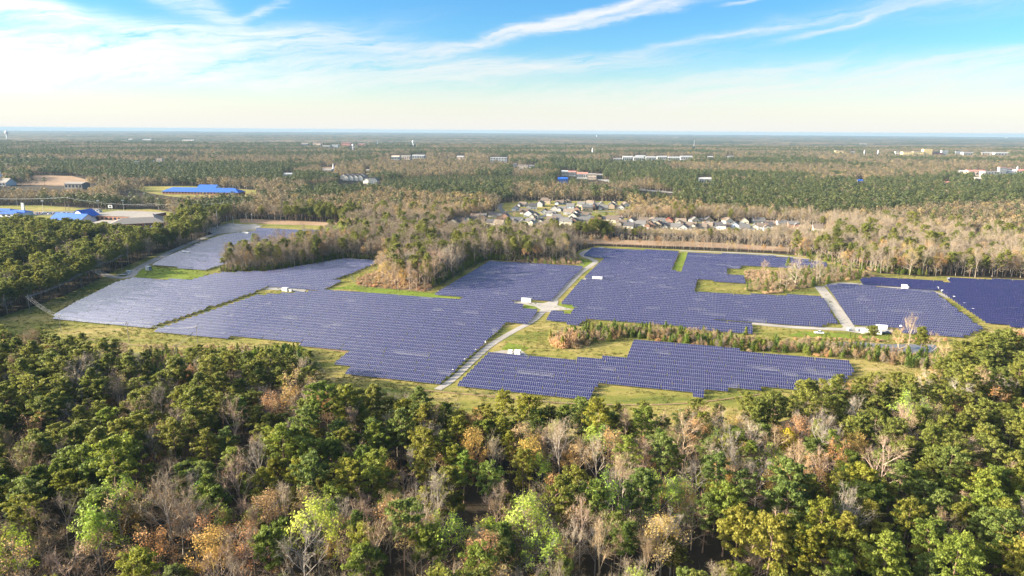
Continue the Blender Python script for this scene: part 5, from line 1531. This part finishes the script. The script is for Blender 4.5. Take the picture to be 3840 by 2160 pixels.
# trees the photograph singles out: kind, crown centre or foot in the picture, size, tint, label
SPECIAL = [
    ('cedar', (2954, 1670), 9, 2.1, (2.3, 1.62, .22), 'golden-yellow evergreen glowing among the bare trees', 'golden evergreen'),
    ('fresh', (2025, 1745), 12, .85, (1.1, 1.25, .8), 'vivid lime-green young tree in front of the orange budding trees', 'lime tree'),
    ('fresh', (440, 1900), 12, 1.1, (1, 1, .9), 'lime-green leafing tree beside the round orange tree', 'lime tree'), ('fresh', (370, 2060), 11, 1.25, (1.05, 1.05, .9), 'bright lime-green tree low in the wood, near the bottom left corner', 'lime tree'),
    ('fresh', (1190, 2030), 12, 1.25, (1.05, 1.05, 1.0), 'big pale lime tree at the bottom edge by the orange crown', 'lime tree'), ('fresh', (1665, 2060), 11, 1.15, (.95, 1.05, .9), 'lime-green tree at the bottom beside the broad olive pine', 'lime tree'),
    ('fresh', (1975, 2000), 12, 1.15, (.75, .85, .9), 'slender soft-green tree standing tall among grey bare trees', 'leafing tree'), ('fresh', (2475, 1900), 12, 1.1, (.95, 1.1, .9), 'lime-green tree among the tan bare crowns', 'lime tree'),
    ('fresh', (2480, 1655), 12, .95, (.72, .9, .9), 'soft-green leafing tree below the pines', 'leafing tree'), ('fresh', (20, 2130), 11, 1.1, (1.1, 1.1, .8), 'yellow-green tree at the bottom left corner', 'lime tree'), ('fresh', (520, 2100), 9, .9, (1, 1.05, .8), 'small lime-green tree below the largest lime tree', 'lime tree'),
    ('bud', (555, 1870), 11, 1.05, (1.15, .95, .75), 'round orange budding tree beside the lime-green tree', 'budding tree'), ('bud', (455, 1970), 11, 1.25, (1, 1, .95), 'big tan-orange budding tree under the lime-green tree', 'budding tree'), ('bud', (950, 2070), 11, 1.15, (1.2, .85, .65), 'orange budding tree at the bottom edge, left of the pale lime tree', 'budding tree'),
    ('bud', (1010, 1950), 12, 1.2, (1.1, .9, .75), 'rusty orange tree beside wide grey bare trees', 'budding tree'), ('bud', (1670, 1740), 12, 1.05, (1.15, .95, .6), 'orange budding crown beside a slim green pine', 'budding tree'), ('bud', (1790, 1725), 12, 1.0, (1.2, 1.0, .5), 'amber budding crown below the front pines', 'budding tree'),
    ('bud', (2170, 1710), 12, 1.25, (1.1, .95, .7), 'broad orange-topped tree in the sunny clearing edge', 'budding tree'), ('bud', (2290, 1690), 12, 1.3, (1.1, .9, .75), 'wide orange-topped tree, largest in the row of budding trees', 'budding tree'), ('bud', (1460, 1970), 12, 1.2, (1.05, .95, .8), 'tan budding tree above the pinkish bare thicket', 'budding tree'),
    ('bud', (1120, 1480), 12, 1.35, (1, .95, .85), 'wide tan-orange tree under the slope of young evergreens', 'budding tree'), ('bud', (3500, 1570), 12, 1.3, (1, 1.05, .9), 'pale tan budding crown by the eastern pines', 'budding tree'), ('bud', (2480, 2090), 11, 1.3, (.95, .95, .95), 'broad tan tree at the bottom, right of centre', 'budding tree'), ('bud', (380, 2120), 10, 1.1, (1.1, .9, .75), 'orange budding tree at the bottom left between lime trees', 'budding tree'),
    ('bare', (250, 1990), 10, 1.3, (.9, .9, 1.0), 'wide grey bare tree in the dark hollow at lower left', 'bare tree'), ('bare', (640, 1990), 11, 1.35, (1.05, 1.05, 1.05), 'wide grey bare tree, western of the twin grey crowns', 'bare tree'), ('bare', (725, 1985), 11, 1.35, (1.1, 1.08, 1.02), 'wide grey bare tree, eastern of the twin grey crowns', 'bare tree'),
    ('bare', (440, 1490), 12, 1.1, (1.1, 1.05, 1.15), 'silvery bare tree by the cleared lane', 'bare tree'), ('bare', (2320, 1830), 12, 1.3, (1.35, 1.2, 1.0), 'sunlit tan bare tree at the heart of the hardwoods', 'bare tree'), ('bare', (2250, 2120), 10, 1.25, (1.4, 1.25, .95), 'pale straw-coloured bare tree at the bottom edge', 'bare tree'),
    ('bare', (1850, 1740), 11, 1.1, (.95, 1.0, .9), 'grey-green bare tree between amber crowns', 'bare tree'), ('bare', (1745, 1860), 12, 1.2, (1.2, 1.1, 1.0), 'tall pale bare tree beside the olive pines', 'bare tree'), ('bare', (2860, 1745), 10, 1.1, (1.35, 1.15, 1.05), 'pinkish-white bare tree under the golden evergreen', 'bare tree'),
    ('pine', (905, 1530), 15, 1.1, (.85, 1.35, .9), 'vivid green round-topped pine above the dark hollow', 'pine tree'), ('pine', (395, 1565), 15, .95, (.95, 1.3, .9), 'bright green domed pine in the western wood', 'pine tree'), ('pine', (720, 1600), 14, 1.15, (1, 1, 1), 'tall pine with a long visible trunk in the middle of the western wood', 'pine tree'),
    ('pine', (1740, 1740), 15, 1.0, (.8, 1.25, .9), 'slim fresh-green pine rising out of orange crowns', 'pine tree'), ('pine', (1960, 1740), 14, 1.0, (1.15, 1, .8), 'olive pine between amber crowns and the lime tree', 'pine tree'), ('pine', (1690, 1860), 14, 1.35, (1.05, 1, .85), 'largest olive pine in the centre of the wood', 'pine tree'), ('pine', (2100, 1890), 15, 1.2, (1.1, 1, .85), 'tall olive pine with a bare trunk below the sunny hardwoods', 'pine tree'),
]
# tall single pines with feet in the picture
for i, (xf, yf, hpx) in enumerate([(925, 990, 80), (938, 986, 72), (962, 960, 70), (998, 968, 72), (1068, 972, 82), (1107, 978, 72), (1140, 975, 88), (1160, 972, 70), (1186, 972, 86), (1300, 953, 62)]):
    p = at(xf, yf); h_ = hpx / F * p.length
    SPECIAL.append(('pine', (xf, yf), 0, h_ / 17.5, (.75, .82, .85), f'tall dark pine in the belt between the western arrays, {ordinal(i)} from the west', 'pine tree'))
for i, (xf, yf, k_, h_, col) in enumerate([(3263, 1310, 'pine', 15, (1.1, 1.05, .9)), (3365, 1335, 'bare', 16, (1.7, 1.4, .85)), (3405, 1318, 'bare', 16, (1.5, 1.4, 1.2)), (3450, 1342, 'pine', 18, (1.0, .95, .8)), (3490, 1350, 'bare', 15, (1.6, 1.4, 1.1)), (3528, 1415, 'bare', 17, (1.6, 1.35, .9))]):
    SPECIAL.append((k_, (xf, yf), 0, h_ / (16.5 if k_ == 'pine' else 16), col, ['lone pine in front of the white compound by the pond', 'yellowish bare tree on the near bank of the pond', 'silvery bare tree on the pond shore', 'slim pine leaning over the pond', 'pale bare tree at the eastern end of the pond', 'pale bare trunk at the edge of the eastern pines'][i], 'pine tree' if k_ == 'pine' else 'bare tree'))
for i, (xf, yf, s_) in enumerate([(1484, 1050, 1.0), (1500, 1062, 1.1), (1530, 1040, 1.15), (1560, 1060, 1.2), (1575, 1035, 1.2), (1600, 1058, 1.1), (1640, 1040, 1.1), (1530, 1015, 1.15)]):
    SPECIAL.append(('pine', (xf, yf), 0, s_, (1.2, 1.05, .8) if i % 2 else (.9, .9, .9), f'tall pine on the tan bramble edge of the central wood, {ordinal(i)} of the clump', 'pine tree'))
for i, (xc, yc, s_) in enumerate([(1232, 882, 1.1), (1258, 878, 1.0), (1288, 880, 1.1), (1395, 852, 1.2), (1440, 850, 1.2), (1470, 862, .9), (1515, 876, .8), (1345, 890, .8)]):
    SPECIAL.append(('fresh', (xc, yc), 9, s_, (1.05, 1.1, 1.2), f'lime-green tree at the north end of the western belt, {ordinal(i)} from the west', 'lime tree'))
for i, (xc, yc) in enumerate([(1480, 800), (2050 - 570, 806)]): SPECIAL.append(('bud', (xc + i * 8, yc), 9, 1.2, (1.3, 1.25, .5), ['yellow budding tree alone in the brown wood beyond the belt', 'amber budding tree behind the yellow one beyond the belt'][i], 'budding tree'))
for i, (xf, yf, k_, c_) in enumerate([(2955, 1003, 'cedar', (1.1, 1, .9)), (3040, 1005, 'pine', (.8, .85, .9)), (2998, 1008, 'bare', (1.3, 1.15, 1.1))]):
    SPECIAL.append((k_, (xf, yf), 0, (1.7, .62, .6)[i], c_, ['rounded green tree in front of the north-eastern panel rows', 'dark short pine in front of the north-eastern panel rows', 'pinkish bare tree in front of the north-eastern panel rows'][i], ('evergreen', 'pine tree', 'bare tree')[i]))
for k_, (x, y), z, s_, tint_, lab, cat in SPECIAL:
    if max(tint_) < 2: tint_ = tuple(1 + (c_ - 1) * .65 for c_ in tint_)
    p = at(x, y, z)
    if z:   # clear room round a crown the photograph singles out
        dp = p.length
        near = [t_ for t_ in near if (t_[1] - p.x) ** 2 + (t_[2] - p.y) ** 2 > 16 and not (abs(t_[1] - p.x * (t_[2] / p.y)) < 3.2 and 0 < p.y - t_[2] < 17 and t_[0] in ('pine', 'bare', 'bud', 'fresh'))]
    near.append([k_, p.x, p.y, s_, (tint_, lab, cat), 'special'])

# ------------------------------------------------------------------ plant them: single trees near by, masses further off
KINDS = {'pine': ('pine_tree', PINES, ('trunk', 'crown')), 'bare': ('bare_tree', [b_[:2] for b_ in BARES], ('trunk', 'crown')), 'bud': ('budding_tree', BUDS, ('trunk', 'crown', 'foliage')),
         'fresh': ('leafing_tree', FRESH, ('trunk', 'crown', 'foliage')), 'cedar': ('evergreen_shrub', CEDARS, ('stem', 'foliage')), 'shrub': ('bare_shrub', SHRUBS, ('trunk', 'crown', 'foliage')), 'stalk': ('dry_stalks', [(s_,) for s_ in STALKS], ('stalks',))}
NA = np.array([[t_[1], t_[2]] for t_ in near])
gx, gy = to_px(NA[:, 0], NA[:, 1], np.zeros(len(NA)))
cx, cy = to_px(NA[:, 0], NA[:, 1], np.array([{'pine': 15, 'bare': 11, 'bud': 10, 'fresh': 10}.get(t_[0], 3) * t_[3] for t_ in near]))
ND = np.hypot(NA[:, 0], NA[:, 1])
LAND = [(0, 'below the western poles'), (520, 'below the lavender array'), (980, 'below the young evergreens'), (1340, 'below the gravel road'), (1760, 'below the front array'), (2200, 'below the long panels'),
        (2660, 'below the eastern panels'), (3130, 'below the pond'), (3480, 'in the eastern corner')]
DEPTH = [(0, 'at the field edge'), (1560, 'in the upper wood'), (1690, 'mid-wood'), (1830, 'in the lower wood'), (1980, 'at the bottom edge')]
ADJ = {'pine': [('yellowish', (1.18, 1.12, .75)), ('olive', (1.1, 1.0, .85)), ('deep green', (.80, .98, .8)), ('bluish', (.80, .95, 1.15)), ('green', (.95, 1.08, .85))],
       'bare': [('pale', (1.40, 1.42, 1.45)), ('tan', (1.25, 1.12, .95)), ('grey', (1.08, 1.15, 1.28)), ('pinkish', (1.28, 1.15, 1.15))],
       'bud': [('orange', (1.15, .95, .72)), ('tan', (1.0, 1.02, .95)), ('amber', (1.15, 1.05, .55)), ('rusty', (1.0, .82, .72))],
       'fresh': [('lime', (1.05, 1.1, .85)), ('pale green', (.95, 1.0, 1.2)), ('soft green', (.75, .88, .9))],
       'cedar': [('bright green', (1.25, 1.3, .8)), ('dark green', (.7, .8, .8)), ('olive', (1.2, 1.05, .7)), ('green', (1, 1.05, .9))],
       'shrub': [('brown', (1, .9, .85)), ('grey', (.85, .9, 1.0)), ('tan', (1.2, 1.1, .9))], 'stalk': [('straw', (1.15, 1.1, .9)), ('rusty', (1.05, .85, .7)), ('tan', (1, 1, .95))]}
NOUN = {'pine': 'pine', 'bare': 'leafless tree', 'bud': 'budding tree', 'fresh': 'leafing tree', 'cedar': 'evergreen', 'shrub': 'leafless shrub', 'stalk': 'clump of dry stalks'}
GROUPN = {'pine': 'pines of the woods', 'bare': 'leafless trees of the woods', 'bud': 'budding trees of the woods', 'fresh': 'leafing trees of the woods', 'cedar': 'evergreens of the wood edges', 'shrub': 'leafless shrubs of the hedges', 'stalk': 'clumps of dry stalks'}
CAT = {'pine': 'pine tree', 'bare': 'bare tree', 'bud': 'budding tree', 'fresh': 'leafing tree', 'cedar': 'evergreen bush', 'shrub': 'shrub', 'stalk': 'dry stalks'}
rest = {k_: [] for k_ in KINDS}
labels = {}
for k_ in KINDS:
    ids = [i for i, t_ in enumerate(near) if t_[0] == k_]
    vis = [i for i in ids if -40 < cx[i] < 3880 and cy[i] < 2190]
    vis.sort(key=lambda i: (near[i][4] is None, ND[i]))
    single = set(vis[:300])
    for i in ids:
        if i not in single: rest[k_].append(near[i])
    nm, protos, parts = KINDS[k_]
    for i in sorted(single, key=lambda i: cx[i]):
        _, x, y, s_, sp, where = near[i][:6]
        adj, tint_ = rng.choice(ADJ[k_])
        if sp: tint_, lab, cat_ = sp
        else:
            size = 'tall ' if s_ > 1.14 else 'small ' if s_ < .86 else ''
            if where in ('wood',) and ND[i] < 460:
                col_ = [n_ for a_, n_ in LAND if cx[i] >= a_ or a_ == 0][-1]; dep = [n_ for a_, n_ in DEPTH if cy[i] >= a_][-1]
                place = f'{dep} {col_}'
            elif where == 'wood': place = 'in the woods beyond the solar field'
            else: place = {'hedge': 'in the hedge behind the front array', 'thicket': 'in the thicket above the central array', 'young stand': 'in the young growth below the middle array', 'pond bank': 'on the far bank of the pond', 'belt': 'in the belt between the western arrays', 'brambles': 'on the tan bramble ground', 'northern edge': 'along the northern field edge'}[where]
            lab = f'{size}{adj} {NOUN[k_]} {place}'; cat_ = CAT[k_]
            labels[lab] = labels.get(lab, 0) + 1
        T = protos[rng.randrange(len(protos))]
        root = put(nm, None, None, (x, y, 0), rng.uniform(0, 6.28), (s_, s_, s_ * rng.uniform(.92, 1.1)), None, lab, cat_, GROUPN[k_] if not sp else 'trees that stand out')
        root.empty_display_size = .3
        if sp and sp[1].startswith('golden'): T = GOLD
        if sp and sp[1].startswith('lone pine'): T = protos[0]
        for pn, me in zip(parts, T): put(pn, me, root, color=tint_)
# repeated look-alikes: tell them apart by their order from the west
seen = {}
for o in sorted([o for o in COL.objects if o.parent is None and o.get('label') in labels], key=lambda o: to_px([o.location.x], [o.location.y], [0])[0][0]):
    lab = o['label']
    if labels[lab] > 1 and len(lab.split()) <= 13:
        n_ = seen.get(lab, 0); seen[lab] = n_ + 1
        o['label'] = f'{lab}, {ordinal(n_)} from left'


def mass(name, pts, protos, label):
    """trees past the singly built ones: points that instance the same prototypes"""
    if not pts: return
    col = bpy.data.collections.new(name + '_kinds')
    for i, me in enumerate(protos):
        col.objects.link(bpy.data.objects.new(f'{name}_kind_{i:02d}', me))
    n = len(pts)
    me = bpy.data.meshes.new(name)
    me.from_pydata([(p[1], p[2], 0) for p in pts], [], [])
    a = me.attributes.new('spin', 'FLOAT_VECTOR', 'POINT')
    a.data.foreach_set('vector', np.stack([nr.normal(0, .03, n), nr.normal(0, .03, n), nr.uniform(0, 6.28, n)], 1).astype(np.float32).ravel())
    a = me.attributes.new('grow', 'FLOAT_VECTOR', 'POINT')
    sc_ = np.array([p[3] for p in pts]); wd_ = np.array([p[6] if len(p) > 6 else 1.0 for p in pts])
    a.data.foreach_set('vector', np.stack([sc_ * wd_, sc_ * wd_, sc_ * nr.uniform(.9, 1.12, n)], 1).astype(np.float32).ravel())
    a = me.attributes.new('pick', 'INT', 'POINT')
    a.data.foreach_set('value', nr.integers(0, len(protos), n).astype(np.int32))
    o = put(name, me, kind='stuff', label=label)
    ng = bpy.data.node_groups.new(name, 'GeometryNodeTree')
    ng.interface.new_socket('Geometry', in_out='INPUT', socket_type='NodeSocketGeometry')
    ng.interface.new_socket('Geometry', in_out='OUTPUT', socket_type='NodeSocketGeometry')
    N_, L_ = ng.nodes, ng.links
    gi, go = N_.new('NodeGroupInput'), N_.new('NodeGroupOutput')
    ip = N_.new('GeometryNodeInstanceOnPoints'); ci = N_.new('GeometryNodeCollectionInfo')
    ci.inputs['Collection'].default_value = col
    ci.inputs['Separate Children'].default_value = True; ci.inputs['Reset Children'].default_value = True
    ip.inputs['Pick Instance'].default_value = True
    def attr(nm_, ty):
        q = N_.new('GeometryNodeInputNamedAttribute'); q.data_type = ty; q.inputs['Name'].default_value = nm_; return q.outputs['Attribute']
    L_.new(gi.outputs[0], ip.inputs['Points']); L_.new(ci.outputs[0], ip.inputs['Instance'])
    L_.new(attr('pick', 'INT'), ip.inputs['Instance Index']); L_.new(attr('grow', 'FLOAT_VECTOR'), ip.inputs['Scale'])
    er = N_.new('FunctionNodeEulerToRotation'); L_.new(attr('spin', 'FLOAT_VECTOR'), er.inputs[0]); L_.new(er.outputs[0], ip.inputs['Rotation'])
    L_.new(ip.outputs[0], go.inputs[0])
    o.modifiers.new('planting', 'NODES').node_group = ng


J = {k_: [joined(f'{k_}_joined', list(T)) for T in KINDS[k_][1]] for k_ in KINDS}
mass('pine_wood', rest['pine'], J['pine'], 'green pine wood behind the single pines')
mass('bare_wood', rest['bare'], J['bare'], 'leafless wood round the solar field')
mass('budding_wood', rest['bud'], J['bud'], 'orange budding wood beyond the solar field')
mass('leafing_wood', rest['fresh'], J['fresh'], 'pale green leafing trees further off')
mass('evergreen_undergrowth', rest['cedar'], J['cedar'], 'evergreen undergrowth along the wood edges')
mass('bare_undergrowth', rest['shrub'], J['shrub'], 'leafless undergrowth along the hedges')
mass('grass_tufts', TUFT_PTS, TUFTS, 'rough grass and weeds over the solar field')
mass('dry_undergrowth', rest['stalk'], J['stalk'], 'dry stalks and brambles')
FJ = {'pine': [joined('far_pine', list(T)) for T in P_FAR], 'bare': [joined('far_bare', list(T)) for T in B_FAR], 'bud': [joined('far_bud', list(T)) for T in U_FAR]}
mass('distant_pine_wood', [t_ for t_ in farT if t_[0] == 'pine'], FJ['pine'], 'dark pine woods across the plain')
mass('distant_bare_wood', [t_ for t_ in farT if t_[0] in ('bare', 'fresh')], FJ['bare'], 'brown leafless woods across the plain')
mass('distant_budding_wood', [t_ for t_ in farT if t_[0] == 'bud'], FJ['bud'], 'tan budding woods across the plain')
print('NEAR', {k_: sum(t_[0] == k_ for t_ in near) for k_ in KINDS}, 'FAR', len(farT))
#@@PART4
